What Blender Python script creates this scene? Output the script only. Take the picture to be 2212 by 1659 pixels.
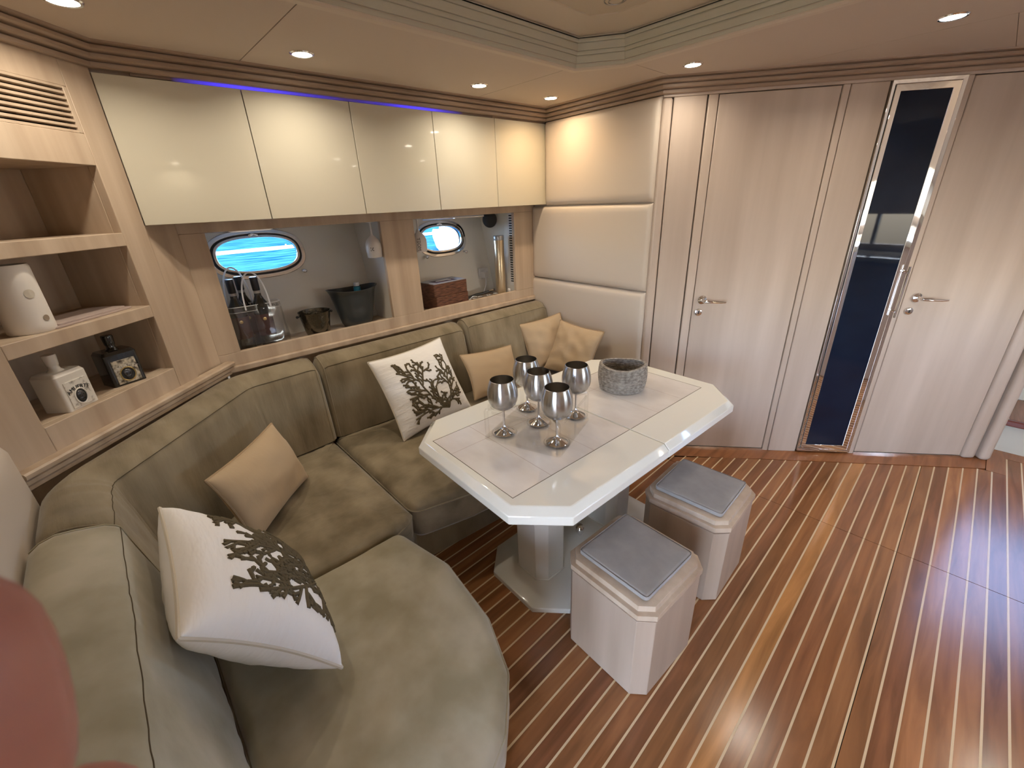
import bpy, bmesh, math, random
import numpy as np
from mathutils import Vector, Matrix, noise
PI = math.pi; R = math.radians
rng = random.Random(7)
SC = bpy.context.scene; COL = SC.collection
for o in list(bpy.data.objects): bpy.data.objects.remove(o)

# ------------------------------------------------------------ camera
F, PITCH, ROLL, YAW, EYE = 915.48, 0.4061671, -0.04407637, -0.82594106, 1.5
fw = Vector((math.sin(YAW)*math.cos(PITCH), math.cos(YAW)*math.cos(PITCH), -math.sin(PITCH)))
rt = fw.cross(Vector((0, 0, 1))).normalized(); up = rt.cross(fw)
rt2 = math.cos(ROLL)*rt + math.sin(ROLL)*up; up2 = -math.sin(ROLL)*rt + math.cos(ROLL)*up
CM = Matrix((rt2, up2, -fw)).transposed()
cd = bpy.data.cameras.new('camera'); cam = bpy.data.objects.new('camera', cd); COL.objects.link(cam)
cam.matrix_world = Matrix.Translation((0, 0, EYE)) @ CM.to_4x4()
cd.sensor_width = 36; cd.lens = F/2212*36; cd.clip_start = 0.01; cd.clip_end = 500
cd.dof.use_dof = True; cd.dof.focus_distance = 2.0; cd.dof.aperture_fstop = 22
SC.camera = cam
SC.view_settings.view_transform = 'Standard'; SC.view_settings.look = 'None'
SC.view_settings.gamma = 1; SC.view_settings.use_curve_mapping = False
SC.view_settings.exposure = 0.16

# ------------------------------------------------------------ sky
W = bpy.data.worlds.new('world'); SC.world = W; W.use_nodes = True
nt = W.node_tree; bg = nt.nodes['Background']
sky = nt.nodes.new('ShaderNodeTexSky'); sky.sky_type = 'NISHITA'; sky.sun_disc = False
sky.sun_elevation = R(48); sky.sun_rotation = R(120); sky.altitude = 0; sky.air_density = .7; sky.dust_density = 2.5; sky.ozone_density = 1
nt.links.new(sky.outputs[0], bg.inputs[0]); bg.inputs[1].default_value = 3.5

def portal(name, loc, rot, sx, sy):
    l = bpy.data.lights.new(name, 'AREA'); l.shape = 'RECTANGLE'; l.size = sx; l.size_y = sy
    l.cycles.is_portal = True
    o = bpy.data.objects.new(name, l); COL.objects.link(o); o.location = loc; o.rotation_euler = rot
    return o
portal('aft_door_daylight', (0.6, -2.69, 1.0), (R(-90), 0, 0), 2.2, 1.8)
portal('windscreen_daylight', (0.95, 4.75, 1.6), (R(90), 0, 0), 1.2, 0.9)
portal('side_window_daylight', (2.17, 1.9, 1.115), (0, R(90), 0), 0.27, 1.3)
LAMP_E = 2.5; LAMP_C = (1.0, 0.88, 0.72)

# ------------------------------------------------------------ materials
MATS = {}
def mat(name, col, rough=.5, metal=0, spec=.5, coat=0, var=None, bump=None, sheen=0, emit=None, trans=0, extra=None):
    m = bpy.data.materials.new(name); m.use_nodes = True; n = m.node_tree.nodes; L = m.node_tree.links
    b = n['Principled BSDF']; b.inputs['Base Color'].default_value = (*col, 1)
    b.inputs['Roughness'].default_value = rough; b.inputs['Metallic'].default_value = metal
    b.inputs['Specular IOR Level'].default_value = spec
    b.inputs['Coat Weight'].default_value = coat; b.inputs['Coat Roughness'].default_value = .03
    b.inputs['Sheen Weight'].default_value = sheen; b.inputs['Sheen Roughness'].default_value = .4
    b.inputs['Transmission Weight'].default_value = trans
    if emit: b.inputs['Emission Color'].default_value = (*emit[:3], 1); b.inputs['Emission Strength'].default_value = emit[3]
    tc = n.new('ShaderNodeTexCoord')
    if var:   # list of (scale xyz, detail, darker colour, lighter colour, lo, hi)
        sc, det, c1, c2, lo, hi = var
        mp = n.new('ShaderNodeMapping'); mp.inputs['Scale'].default_value = sc
        nz = n.new('ShaderNodeTexNoise'); nz.inputs['Scale'].default_value = 1; nz.inputs['Detail'].default_value = det
        rp = n.new('ShaderNodeValToRGB'); rp.color_ramp.elements[0].position = lo; rp.color_ramp.elements[1].position = hi
        rp.color_ramp.elements[0].color = (*c1, 1); rp.color_ramp.elements[1].color = (*c2, 1)
        L.new(tc.outputs['Object'], mp.inputs[0]); L.new(mp.outputs[0], nz.inputs[0]); L.new(nz.outputs[0], rp.inputs[0])
        L.new(rp.outputs[0], b.inputs['Base Color'])
    if bump:
        sc, det, st, dist = bump
        mp = n.new('ShaderNodeMapping'); mp.inputs['Scale'].default_value = sc
        nz = n.new('ShaderNodeTexNoise'); nz.inputs['Scale'].default_value = 1; nz.inputs['Detail'].default_value = det
        bp = n.new('ShaderNodeBump'); bp.inputs['Strength'].default_value = st; bp.inputs['Distance'].default_value = dist
        L.new(tc.outputs['Object'], mp.inputs[0]); L.new(mp.outputs[0], nz.inputs[0]); L.new(nz.outputs[0], bp.inputs['Height'])
        L.new(bp.outputs[0], b.inputs['Normal'])
    if extra: extra(m, n, L, b, tc)
    MATS[name] = m; return m

mat('maple', (.5, .4, .3), .42, spec=.4, var=((16, 16, .9), 5, (.43, .32, .225), (.61, .49, .365), .3, .72), bump=((60, 60, 6), 2, .05, .002))
mat('maple_door', (.5, .4, .3), .36, spec=.45, var=((8, 8, .6), 8, (.46, .37, .295), (.62, .515, .43), .3, .72))
mat('maple_stool', (.5, .4, .3), .4, spec=.4, var=((11, 11, .9), 6, (.38, .29, .215), (.50, .395, .305), .3, .72))
mat('maple_dark', (.3, .2, .15), .45, var=((3, 3, 30), 4, (.33, .24, .175), (.43, .32, .235), .3, .7))
mat('gloss_cream', (.62, .58, .46), .06, spec=.5, coat=.6)
mat('cabinet_side', (.4, .3, .22), .5)
mat('leather', (.62, .54, .45), .45, bump=((500, 500, 500), 2, .08, .001))
mat('headliner', (.60, .51, .42), .85, bump=((900, 900, 900), 1, .1, .001))
mat('coffer_cream', (.62, .53, .39), .5)
mat('linen_trim', (.56, .54, .43), .8, bump=((90, 90, 700), 2, .3, .001))
mat('lip', (.62, .53, .42), .5)
mat('dark_gap', (.02, .016, .013), .9)
mat('hull_gloss', (.74, .71, .64), .22, coat=.2)
def suede(m, n, L, b, tc):
    pass
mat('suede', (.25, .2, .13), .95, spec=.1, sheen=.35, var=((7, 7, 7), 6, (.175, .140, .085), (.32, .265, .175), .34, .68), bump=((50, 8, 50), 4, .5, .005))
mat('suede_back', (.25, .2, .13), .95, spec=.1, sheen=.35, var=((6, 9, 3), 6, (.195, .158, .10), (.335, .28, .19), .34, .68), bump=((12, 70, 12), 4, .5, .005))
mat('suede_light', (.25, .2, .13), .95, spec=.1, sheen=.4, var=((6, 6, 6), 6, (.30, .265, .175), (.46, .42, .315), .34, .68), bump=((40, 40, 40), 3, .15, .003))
mat('seam', (.10, .078, .048), .95, spec=.1)
mat('grey_suede', (.27, .245, .22), .95, spec=.1, sheen=.4, var=((9, 9, 9), 5, (.29, .27, .25), (.38, .355, .33), .35, .65))
mat('white_cotton', (.90, .89, .87), .9, spec=.1, bump=((9, 38, 9), 3, .6, .010))
mat('white_piping', (.62, .57, .48), .9, spec=.1)
mat('beige_cotton', (.50, .38, .245), .9, spec=.1, sheen=.2, bump=((12, 30, 12), 3, .3, .005))
mat('beige_piping', (.40, .29, .18), .9, spec=.1)
mat('coral_yarn', (.13, .105, .065), .95, spec=.05, bump=((250, 250, 250), 2, .5, .003))
mat('table_lacquer', (.86, .86, .78), .08, spec=.5, coat=.6)
mat('table_base', (.74, .73, .66), .12, spec=.5, coat=.4)
mat('table_insert', (.6, .55, .5), .22, spec=.5, coat=.5, var=((5, 9, 5), 8, (.68, .64, .60), (.82, .79, .75), .3, .7))
mat('chrome', (.85, .85, .86), .08, metal=1)
mat('rope', (.5, .45, .38), .9, spec=.1, var=((70, 70, 120), 2, (.20, .175, .15), (.44, .40, .35), .3, .7), bump=((300, 300, 60), 2, .5, .003))
mat('rope_inside', (.07, .05, .04), .9)
def steel(m, n, L, b, tc):
    tg = n.new('ShaderNodeTangent'); tg.direction_type = 'RADIAL'; tg.axis = 'Z'
    L.new(tg.outputs[0], b.inputs['Tangent']); b.inputs['Anisotropic'].default_value = .9; b.inputs['Anisotropic Rotation'].default_value = .25
mat('brushed_steel', (.50, .49, .475), .25, metal=1, extra=steel, bump=((130, 130, 2), 2, .08, .001))
mat('steel_inside', (.42, .40, .37), .35, metal=1)
mat('polished_steel', (.75, .75, .76), .06, metal=1)
def clear(m, n, L, b, tc, tint=(.97, .97, .97), f=.09, g=.03):
    o = n['Material Output']; t = n.new('ShaderNodeBsdfTransparent'); t.inputs[0].default_value = (*tint, 1)
    gl = n.new('ShaderNodeBsdfGlossy'); gl.inputs['Roughness'].default_value = g
    fr = n.new('ShaderNodeLayerWeight'); fr.inputs['Blend'].default_value = .25
    mm = n.new('ShaderNodeMath'); mm.operation = 'MULTIPLY_ADD'; mm.inputs[1].default_value = .8; mm.inputs[2].default_value = f*.5
    pw = n.new('ShaderNodeMath'); pw.operation = 'POWER'; pw.inputs[1].default_value = 2.6; L.new(fr.outputs['Facing'], pw.inputs[0]); L.new(pw.outputs[0], mm.inputs[0])
    mx = n.new('ShaderNodeMixShader'); L.new(mm.outputs[0], mx.inputs[0]); L.new(t.outputs[0], mx.inputs[1]); L.new(gl.outputs[0], mx.inputs[2])
    L.new(mx.outputs[0], o.inputs[0])
mat('clear_plastic', (1, 1, 1), extra=lambda *a: clear(*a, tint=(.985, .985, .98)))
mat('bag_plastic', (1, 1, 1), extra=lambda *a: clear(*a, tint=(.93, .92, .90), f=.25, g=.12))
mat('window_glass', (1, 1, 1), extra=lambda *a: clear(*a, tint=(.92, .96, 1), f=.03))
mat('frosted', (.75, .75, .75), .3, trans=0)
mat('mirror', (.82, .80, .78), .03, metal=1)
mat('dark_glass', (.004, .008, .018), .03, spec=.35, var=((3, 3, 6), 2, (.004, .009, .022), (.007, .015, .034), .3, .7))
mat('lamp_glow', (1, 1, 1), emit=(1, .88, .72, 30))
def led(m, n, L, b, tc):
    sp = n.new('ShaderNodeSeparateXYZ'); L.new(tc.outputs['Object'], sp.inputs[0])
    rp = n.new('ShaderNodeValToRGB'); cr = rp.color_ramp
    cr.elements[0].position = 0; cr.elements[0].color = (0, 0, 0, 1)
    for p, v in ((.07, 0), (.2, 1), (.33, .4), (.47, .08), (.58, .25), (.70, 1), (.80, .3), (.87, 0)):
        e = cr.elements.new(p); e.color = (v, v, v, 1)
    cr.elements[-1].position = 1; cr.elements[-1].color = (0, 0, 0, 1)
    dv = n.new('ShaderNodeMath'); dv.operation = 'DIVIDE'; dv.inputs[1].default_value = 1.55
    L.new(sp.outputs[0], dv.inputs[0]); L.new(dv.outputs[0], rp.inputs[0])
    ml = n.new('ShaderNodeMath'); ml.operation = 'MULTIPLY'; ml.inputs[1].default_value = 1.3
    L.new(rp.outputs[0], ml.inputs[0]); L.new(ml.outputs[0], b.inputs['Emission Strength'])
    b.inputs['Emission Color'].default_value = (.05, .035, 1, 1)
mat('blue_led', (.20, .14, .10), extra=led)
def plank(m, n, L, b, tc):
    oi = n.new('ShaderNodeObjectInfo')
    mp = n.new('ShaderNodeMapping'); mp.inputs['Scale'].default_value = (26, 2.2, 20)
    ad = n.new('ShaderNodeVectorMath'); ad.operation = 'ADD'; L.new(tc.outputs['Object'], ad.inputs[0]); L.new(oi.outputs['Location'], ad.inputs[1])
    nz = n.new('ShaderNodeTexNoise'); nz.inputs['Scale'].default_value = 1; nz.inputs['Detail'].default_value = 7; nz.inputs['Distortion'].default_value = .8
    L.new(ad.outputs[0], mp.inputs[0]); L.new(mp.outputs[0], nz.inputs[0])
    rp = n.new('ShaderNodeValToRGB'); rp.color_ramp.elements[0].position = .3; rp.color_ramp.elements[1].position = .7
    rp.color_ramp.elements[0].color = (.62, .60, .58, 1); rp.color_ramp.elements[1].color = (1.12, 1.12, 1.12, 1)
    L.new(nz.outputs[0], rp.inputs[0])
    mx = n.new('ShaderNodeMix'); mx.data_type = 'RGBA'; mx.blend_type = 'MULTIPLY'; mx.inputs[0].default_value = 1
    L.new(oi.outputs['Color'], mx.inputs[6]); L.new(rp.outputs[0], mx.inputs[7]); L.new(mx.outputs[2], b.inputs['Base Color'])
    bp = n.new('ShaderNodeBump'); bp.inputs['Strength'].default_value = .06; bp.inputs['Distance'].default_value = .002
    L.new(nz.outputs[0], bp.inputs['Height']); L.new(bp.outputs[0], b.inputs['Normal'])
mat('teak', (.3, .13, .05), .21, spec=.55, extra=plank)
mat('holly', (.74, .56, .33), .3, coat=.15)
mat('nosing', (.16, .035, .018), .25, coat=.4)
mat('step_white', (.62, .58, .48), .5)
mat('black_plastic', (.012, .012, .013), .3)
mat('black_matte', (.02, .02, .02), .7)
mat('bottle_glass', (.012, .012, .010), .08, coat=.5)
mat('bottle_label', (.05, .02, .018), .5)
mat('neck_band', (.35, .32, .28), .4)
mat('gold_dot', (.55, .42, .2), .35, metal=.6)
mat('white_cord', (.85, .87, .9), .5)
mat('hammered', (.13, .12, .10), .16, metal=.9, bump=((60, 60, 60), 1, .6, .003))
mat('dark_bucket', (.035, .042, .045), .32, coat=.3)
mat('blue_plastic', (.03, .25, .38), .3)
mat('white_plastic', (.70, .68, .66), .3)
mat('ink', (.015, .015, .015), .6)
mat('wicker', (.12, .05, .028), .55, var=((25, 25, 160), 2, (.055, .02, .012), (.20, .085, .045), .3, .7), bump=((40, 40, 200), 2, .6, .003))
mat('grey_lid', (.42, .43, .45), .3, metal=.5)
mat('gold_foil', (.62, .50, .33), .28, metal=.75)
mat('ceramic_white', (.74, .70, .63), .22, coat=.3)
mat('porcelain', (.80, .76, .70), .5)
mat('porcelain_hole', (.30, .24, .18), .8)
mat('ceramic_black', (.008, .008, .008), .12, coat=.5)
mat('label_silver', (.52, .45, .33), .35, metal=.4, var=((90, 90, 90), 4, (.08, .06, .04), (.70, .62, .46), .35, .62))
mat('label_white', (.62, .58, .52), .5, var=((90, 90, 90), 4, (.22, .19, .16), (.74, .70, .62), .25, .5))
mat('skull_grey', (.10, .10, .11), .25, metal=.5)
mat('skull_bone', (.42, .40, .38), .4)
mat('brass', (.6, .5, .25), .25, metal=1)
mat('magazine', (.45, .36, .32), .5)
mat('skin', (.55, .24, .19), .5, sheen=.1, var=((60, 60, 60), 2, (.46, .19, .15), (.60, .28, .21), .3, .7))
for k in ('skin',): MATS[k].node_tree.nodes['Principled BSDF'].inputs['Subsurface Weight'].default_value = .25; MATS[k].node_tree.nodes['Principled BSDF'].inputs['Subsurface Radius'].default_value = (.004, .0015, .001)
def sea(m, n, L, b, tc):
    bp = n.new('ShaderNodeBump'); bp.inputs['Strength'].default_value = .9; bp.inputs['Distance'].default_value = .5
    mp = n.new('ShaderNodeMapping'); mp.inputs['Scale'].default_value = (1.2, .5, 1)
    nz = n.new('ShaderNodeTexNoise'); nz.inputs['Scale'].default_value = 1; nz.inputs['Detail'].default_value = 6
    L.new(tc.outputs['Object'], mp.inputs[0]); L.new(mp.outputs[0], nz.inputs[0]); L.new(nz.outputs[0], bp.inputs['Height']); L.new(bp.outputs[0], b.inputs['Normal'])
    rp = n.new('ShaderNodeValToRGB'); rp.color_ramp.elements[0].position = .35; rp.color_ramp.elements[1].position = .65
    rp.color_ramp.elements[0].color = (.004, .034, .08, 1); rp.color_ramp.elements[1].color = (.022, .095, .14, 1)
    L.new(nz.outputs[0], rp.inputs[0]); L.new(rp.outputs[0], b.inputs['Base Color'])
mat('sea_water', (.05, .3, .5), .6, spec=0, extra=sea)
mat('boat_white', (.75,.77,.78), .4)
mat('dock_white', (.30, .36, .36), .6)

# ------------------------------------------------------------ helpers
class MB:
    def __init__(s): s.v = []; s.f = []
    def add(s, v, f):
        k = len(s.v); s.v += [tuple(p) for p in v]; s.f += [tuple(i+k for i in q) for q in f]; return s
    def box(s, x0, x1, y0, y1, z0, z1):
        return s.add([(x0,y0,z0),(x1,y0,z0),(x1,y1,z0),(x0,y1,z0),(x0,y0,z1),(x1,y0,z1),(x1,y1,z1),(x0,y1,z1)],
                     [(0,3,2,1),(4,5,6,7),(0,1,5,4),(1,2,6,5),(2,3,7,6),(3,0,4,7)])
    def prism(s, poly, z0, z1, poly2=None):
        n = len(poly); p2 = poly2 or poly
        return s.add([(x,y,z0) for x,y in poly]+[(x,y,z1) for x,y in p2],
                     [tuple(range(n-1,-1,-1)), tuple(range(n,2*n))]+[(i,(i+1)%n,n+(i+1)%n,n+i) for i in range(n)])
    def lathe(s, prof, n=32, sx=1, sy=1, c=(0,0), capb=True, capt=False):
        v = []; f = []
        for r, z in prof:
            for k in range(n): a = 2*PI*k/n; v.append((c[0]+r*math.cos(a)*sx, c[1]+r*math.sin(a)*sy, z))
        m = len(prof)
        for i in range(m-1):
            for k in range(n): k2 = (k+1)%n; f.append((i*n+k, i*n+k2, (i+1)*n+k2, (i+1)*n+k))
        if capb: f.append(tuple(range(n-1,-1,-1)))
        if capt: f.append(tuple((m-1)*n+k for k in range(n)))
        return s.add(v, f)
    def tube(s, pts, r, n=8, closed=False, caps=True):
        P = [Vector(p) for p in pts]; N = len(P); rs = r if isinstance(r, (list, tuple)) else [r]*N
        prev = None; v = []; f = []
        for i in range(N):
            if closed: t = P[(i+1)%N]-P[i-1]
            else: t = P[min(i+1,N-1)]-P[max(i-1,0)]
            t = t.normalized() if t.length > 1e-9 else Vector((0,0,1))
            if prev is None:
                a = Vector((0,0,1)) if abs(t.z) < .9 else Vector((1,0,0)); u = t.cross(a).normalized()
            else: u = (prev - t*prev.dot(t)).normalized()
            prev = u; w = t.cross(u)
            for k in range(n): a = 2*PI*k/n; v.append(P[i]+(u*math.cos(a)+w*math.sin(a))*rs[i])
        for i in range(N if closed else N-1):
            j = (i+1)%N
            for k in range(n): k2 = (k+1)%n; f.append((i*n+k, i*n+k2, j*n+k2, j*n+k))
        if caps and not closed: f.append(tuple(range(n-1,-1,-1))); f.append(tuple((N-1)*n+k for k in range(n)))
        return s.add(v, f)
    def ball(s, c, r, n=12, m=8):
        rr = r if isinstance(r, tuple) else (r,r,r); v = []; f = []
        for i in range(m+1):
            th = PI*i/m
            for k in range(n): a = 2*PI*k/n; v.append((c[0]+rr[0]*math.sin(th)*math.cos(a), c[1]+rr[1]*math.sin(th)*math.sin(a), c[2]-rr[2]*math.cos(th)))
        for i in range(m):
            for k in range(n): k2=(k+1)%n; f.append((i*n+k, i*n+k2, (i+1)*n+k2, (i+1)*n+k))
        return s.add(v, f)
    def xf(s, M):
        s.v = [tuple(M @ Vector(p)) for p in s.v]; return s
    def build(s, name, m, parent=None, bevel=0, seg=2, smooth=35, subsurf=0):
        me = bpy.data.meshes.new(name); me.from_pydata(s.v, [], s.f)
        bm = bmesh.new(); bm.from_mesh(me); bmesh.ops.remove_doubles(bm, verts=bm.verts, dist=1e-6)
        bmesh.ops.recalc_face_normals(bm, faces=bm.faces); bm.to_mesh(me); bm.free()
        if smooth:
            for p in me.polygons: p.use_smooth = True
            me.set_sharp_from_angle(angle=R(smooth))
        me.materials.append(MATS[m])
        o = bpy.data.objects.new(name, me); COL.objects.link(o)
        if parent: o.parent = parent
        if bevel:
            b = o.modifiers.new('b', 'BEVEL'); b.width = bevel; b.segments = seg; b.limit_method = 'ANGLE'; b.angle_limit = R(30)
        if subsurf:
            b = o.modifiers.new('s', 'SUBSURF'); b.levels = subsurf; b.render_levels = subsurf
        return o
def B(*a): return MB().box(*a)
def tag(o, label=None, cat=None, group=None, kind=None):
    if label: o['label'] = label
    if cat: o['category'] = cat
    if group: o['group'] = group
    if kind: o['kind'] = kind
    return o
def E(name, loc=(0,0,0), rz=0, label=None, cat=None, group=None, kind=None, rot=None):
    o = bpy.data.objects.new(name, None); COL.objects.link(o); o.empty_display_size = .05
    o.location = loc; o.rotation_euler = rot or (0, 0, rz)
    return tag(o, label, cat, group, kind)
def at(o, loc, rz=0): o.location = loc; o.rotation_euler = (0,0,rz); return o
def offset(path, d, closed=False):
    P = [Vector((p[0], p[1])) for p in path]; n = len(P); out = []
    for i in range(n):
        a = P[i-1] if (i > 0 or closed) else None; b = P[(i+1)%n] if (i < n-1 or closed) else None
        d1 = (P[i]-a).normalized() if a is not None else (b-P[i]).normalized()
        d2 = (b-P[i]).normalized() if b is not None else d1
        n1 = Vector((d1.y,-d1.x)); n2 = Vector((d2.y,-d2.x)); m = (n1+n2).normalized()
        out.append(P[i]+m*(d/max(.3, m.dot(n1))))
    return [(p.x,p.y) for p in out]
def sweep(path, prof, closed=False, capends=True):
    """prof: closed list of (inward offset, z); room is on the right of the path."""
    mb = MB(); rows = [offset(path, d, closed) for d, z in prof]; n = len(path); m = len(prof)
    v = [(rows[j][i][0], rows[j][i][1], prof[j][1]) for i in range(n) for j in range(m)]; f = []
    for i in range(n if closed else n-1):
        i2 = (i+1)%n
        for j in range(m): j2 = (j+1)%m; f.append((i*m+j, i2*m+j, i2*m+j2, i*m+j2))
    if not closed and capends: f.append(tuple(range(m))); f.append(tuple((n-1)*m+j for j in range(m))[::-1])
    return mb.add(v, f)
def cham(hx, hy, c, ox=0, oy=0):
    return [(ox-hx+c,oy-hy),(ox+hx-c,oy-hy),(ox+hx,oy-hy+c),(ox+hx,oy+hy-c),(ox+hx-c,oy+hy),(ox-hx+c,oy+hy),(ox-hx,oy+hy-c),(ox-hx,oy-hy+c)]
def text(body, size, m, parent, M, ext=.0006, name='lettering', curve=None):
    """flat lettering turned into one mesh, optionally bent on an arc of radius curve"""
    c = bpy.data.curves.new('t', 'FONT'); c.body = body; c.size = size; c.extrude = ext; c.align_x = 'CENTER'; c.align_y = 'CENTER'; c.resolution_u = 2
    t = bpy.data.objects.new('t', c); COL.objects.link(t)
    dg = bpy.context.evaluated_depsgraph_get(); me = bpy.data.meshes.new_from_object(t.evaluated_get(dg))
    bpy.data.objects.remove(t)
    for v in me.vertices:
        p = v.co.copy()
        if curve: a = p.x/curve; p = Vector(((curve+p.y)*math.sin(a), (curve+p.y)*math.cos(a)-curve, p.z))
        v.co = M @ p
    me.materials.clear(); me.materials.append(MATS[m])
    o = bpy.data.objects.new(name, me); COL.objects.link(o); o.parent = parent; return o

# ------------------------------------------------------------ plan of the room
P1 = (-2.06, .163); A_ANG = R(90-1.134)
ES = (-1.587, -.326)
AB = (-2.019, 2.236); BC = (-1.22, 2.188)
C_ANG = R(38.42); cdir = (math.cos(C_ANG), math.sin(C_ANG))
def Cp(t, d=0): return (BC[0]+t*cdir[0]+d*cdir[1], BC[1]+t*cdir[1]-d*cdir[0])   # d toward room
B_ANG = R(-3.43); S_ANG = R(134); E_ANG = R(180)
CEND = Cp(2.0)
A2 = (-2.184, .0)                                     # hull fascia line, origin at y=0
def A2p(u, d=0): return (A2[0]+u*math.cos(A_ANG)-d*math.cos(A_ANG+PI/2), u*math.sin(A_ANG)-d*math.sin(A_ANG+PI/2))

# ------------------------------------------------------------ floor
fl = tag(B(-2.9, 2.4, -2.9, 4.0, -.06, -.021).build('floor', 'dark_gap', smooth=0), kind='structure')
PW = .0565; X0 = .098; SEAM = 2.187
teaks = [(.32,.135,.052),(.36,.16,.062),(.29,.12,.050),(.34,.14,.052),(.39,.17,.066),(.27,.108,.046)]
def yend(x):
    if x > .436: return 3.50
    if x > .355: return 3.277
    return 2.562+.7817*(x+.584)-.006
ks = range(-34, 36)
for k in ks:
    xa = X0+k*PW+.0033; xb = X0+(k+1)*PW-.0033
    if k == 0: xa += .002
    base = (.56,.26,.085) if k == -5 else teaks[rng.randrange(6)]
    if -16 < k < -6: base = tuple(c*.9 for c in teaks[(k*5) % 6])
    s = rng.uniform(.9, 1.1); base = tuple(c*s for c in base)
    ya, yb = yend(xa), yend(xb)
    segs = [(-2.8, SEAM-.0015, SEAM-.0015)]
    if ya > SEAM+.05 and xa > -1.05: segs.append((SEAM+.0015, ya, yb))
    for (s0, e0, e1) in segs:
        cx = (xa+xb)/2; h = (xb-xa)/2
        o = MB().prism([(-h,0),(h,0),(h,e1-s0),(-h,e0-s0)], -.02, 0).build('plank', 'teak', fl, smooth=0)
        o.location = (cx, s0, 0); s2 = rng.uniform(.93, 1.07); o.color = (*[c*s2 for c in base], 1)
    xs = X0+k*PW
    if k == 0:
        pass
    for (s0, e0) in [(-2.8, SEAM-.0015)]+([(SEAM+.0015, yend(xs))] if yend(xs) > SEAM+.05 and xs > -1.05 else []):
        o = B(-.0031, .0031, 0, e0-s0, -.02, .0003).build('inlay_strip', 'holly', fl, smooth=0); o.location = (xs, s0, 0)
def border(name, poly, ang):
    c, s = math.cos(-ang), math.sin(-ang)
    loc = [(x*c-y*s, x*s+y*c) for x, y in poly]
    ox, oy = loc[0]
    o = MB().prism([(x-ox, y-oy) for x, y in loc], -.02, 0).build(name, 'teak', fl, smooth=0)
    o.location = (poly[0][0], poly[0][1], 0); o.rotation_euler = (0, 0, ang); o.color = (.36,.145,.055,1); return o
border('border_plank', [(-1.02,2.195),(-.584,2.565),(.354,3.299),(.354,3.62),(.25,3.62),(.25,3.36),(-1.22,2.21)], 0)
border('border_plank', [(.357,3.28),(.4355,3.28),(.4355,3.503),(2.2,3.505),(2.2,3.62),(.357,3.62)], 0)
border('border_plank', [(-2.2,2.19),(-1.03,2.19),(-1.22,2.25),(-2.2,2.30)], 0)

# ------------------------------------------------------------ ceiling
CZ = 2.0
ce = tag(B(-2.9, -1.40, -2.9, 4.0, CZ+.03, CZ+.05).box(1.40, 2.4, -2.9, 4.0, CZ+.03, CZ+.05).box(-1.40, 1.40, 1.86, 4.0, CZ+.03, CZ+.05).box(-1.40, 1.40, -2.9, -.95, CZ+.03, CZ+.05)
         .box(-1.45, 1.45, -1.0, 1.90, 2.16, 2.18).build('ceiling', 'dark_gap', smooth=0), kind='structure')
cof = [(-1.35,-.75),(-1.35,1.684),(-1.19,1.80),(1.19,1.80),(1.35,1.684),(1.35,-.75),(1.19,-.9),(-1.19,-.9)]
G = .0017
def cpanel(poly):
    o = MB().prism([(x-poly[0][0], y-poly[0][1]) for x, y in poly], CZ, CZ+.028).build('ceiling_panel', 'headliner', ce, smooth=0)
    o.location = (poly[0][0], poly[0][1], 0)
cpanel([(-2.3,-2.9),(-1.36,-2.9),(-1.36,.585-G),(-2.3,.585-G)])
cpanel([(-2.3,.585+G),(-1.36,.585+G),(-1.36,1.67-G),(-2.3,1.67-G)])
cpanel([(-2.3,1.67+G),(-1.36,1.67+G),(-1.36,1.69),(-1.195,1.81),(-1.177-G,1.81),(-1.177-G,2.5),(-2.3,2.5)])
cpanel([(-1.177+G,1.81),(1.0,1.81),(1.0,2.428-G),(-1.177+G,2.428-G)])
cpanel([(-1.177+G,2.428+G),(-.108-.0008,2.428+G),(-.108-.0008,4.0),(-1.177+G,4.0)])
cpanel([(-.108+.0008,2.428+G),(2.4,2.428+G),(2.4,4.0),(-.108+.0008,4.0)])
cpanel([(1.0+G,1.81),(1.2,1.81),(1.36,1.69),(1.36,-2.9),(2.4,-2.9),(2.4,2.428-G),(1.0+G,2.428-G)])
cpanel([(-1.36+G,-2.9),(1.36-G,-2.9),(1.36-G,-.91),(-1.36+G,-.91)])
# recessed coffer: stepped linen trim, sloping cream cove, flat centre panel
prof = [(-.035,CZ+.02),(-.035,CZ-.004),(-.028,CZ-.010),(-.006,CZ-.010),(.0005,CZ-.005),(.0015,CZ-.001)]
tr = tag(sweep(cof, prof+[(.0015,CZ+.02)], closed=True).build('trim_1', 'lip'), kind='structure')
zz = CZ-.002; pr = [(-.02,zz)]; d = .004
for i in range(5):
    h = .026 if i in (1, 3) else .014
    pr += [(d, zz), (d, zz+h-.003), (d-.0035, zz+h-.0025), (d-.0035, zz+h)]; zz += h; d += .004
pr += [(d, zz), (-.02, zz)]
ctop = zz
tag(sweep(cof, pr, closed=True).build('trim_2', 'linen_trim'), kind='structure')
cv = [(-.02,ctop),(.016,ctop),(.018,ctop+.006),(.10,ctop+.030),(.115,ctop+.036),(.118,ctop+.05),(-.02,ctop+.05)]
tag(sweep(cof, cv, closed=True).build('trim_3', 'coffer_cream'), kind='structure')
ic = offset(cof, .112, True)
CPZ = ctop+.040
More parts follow.
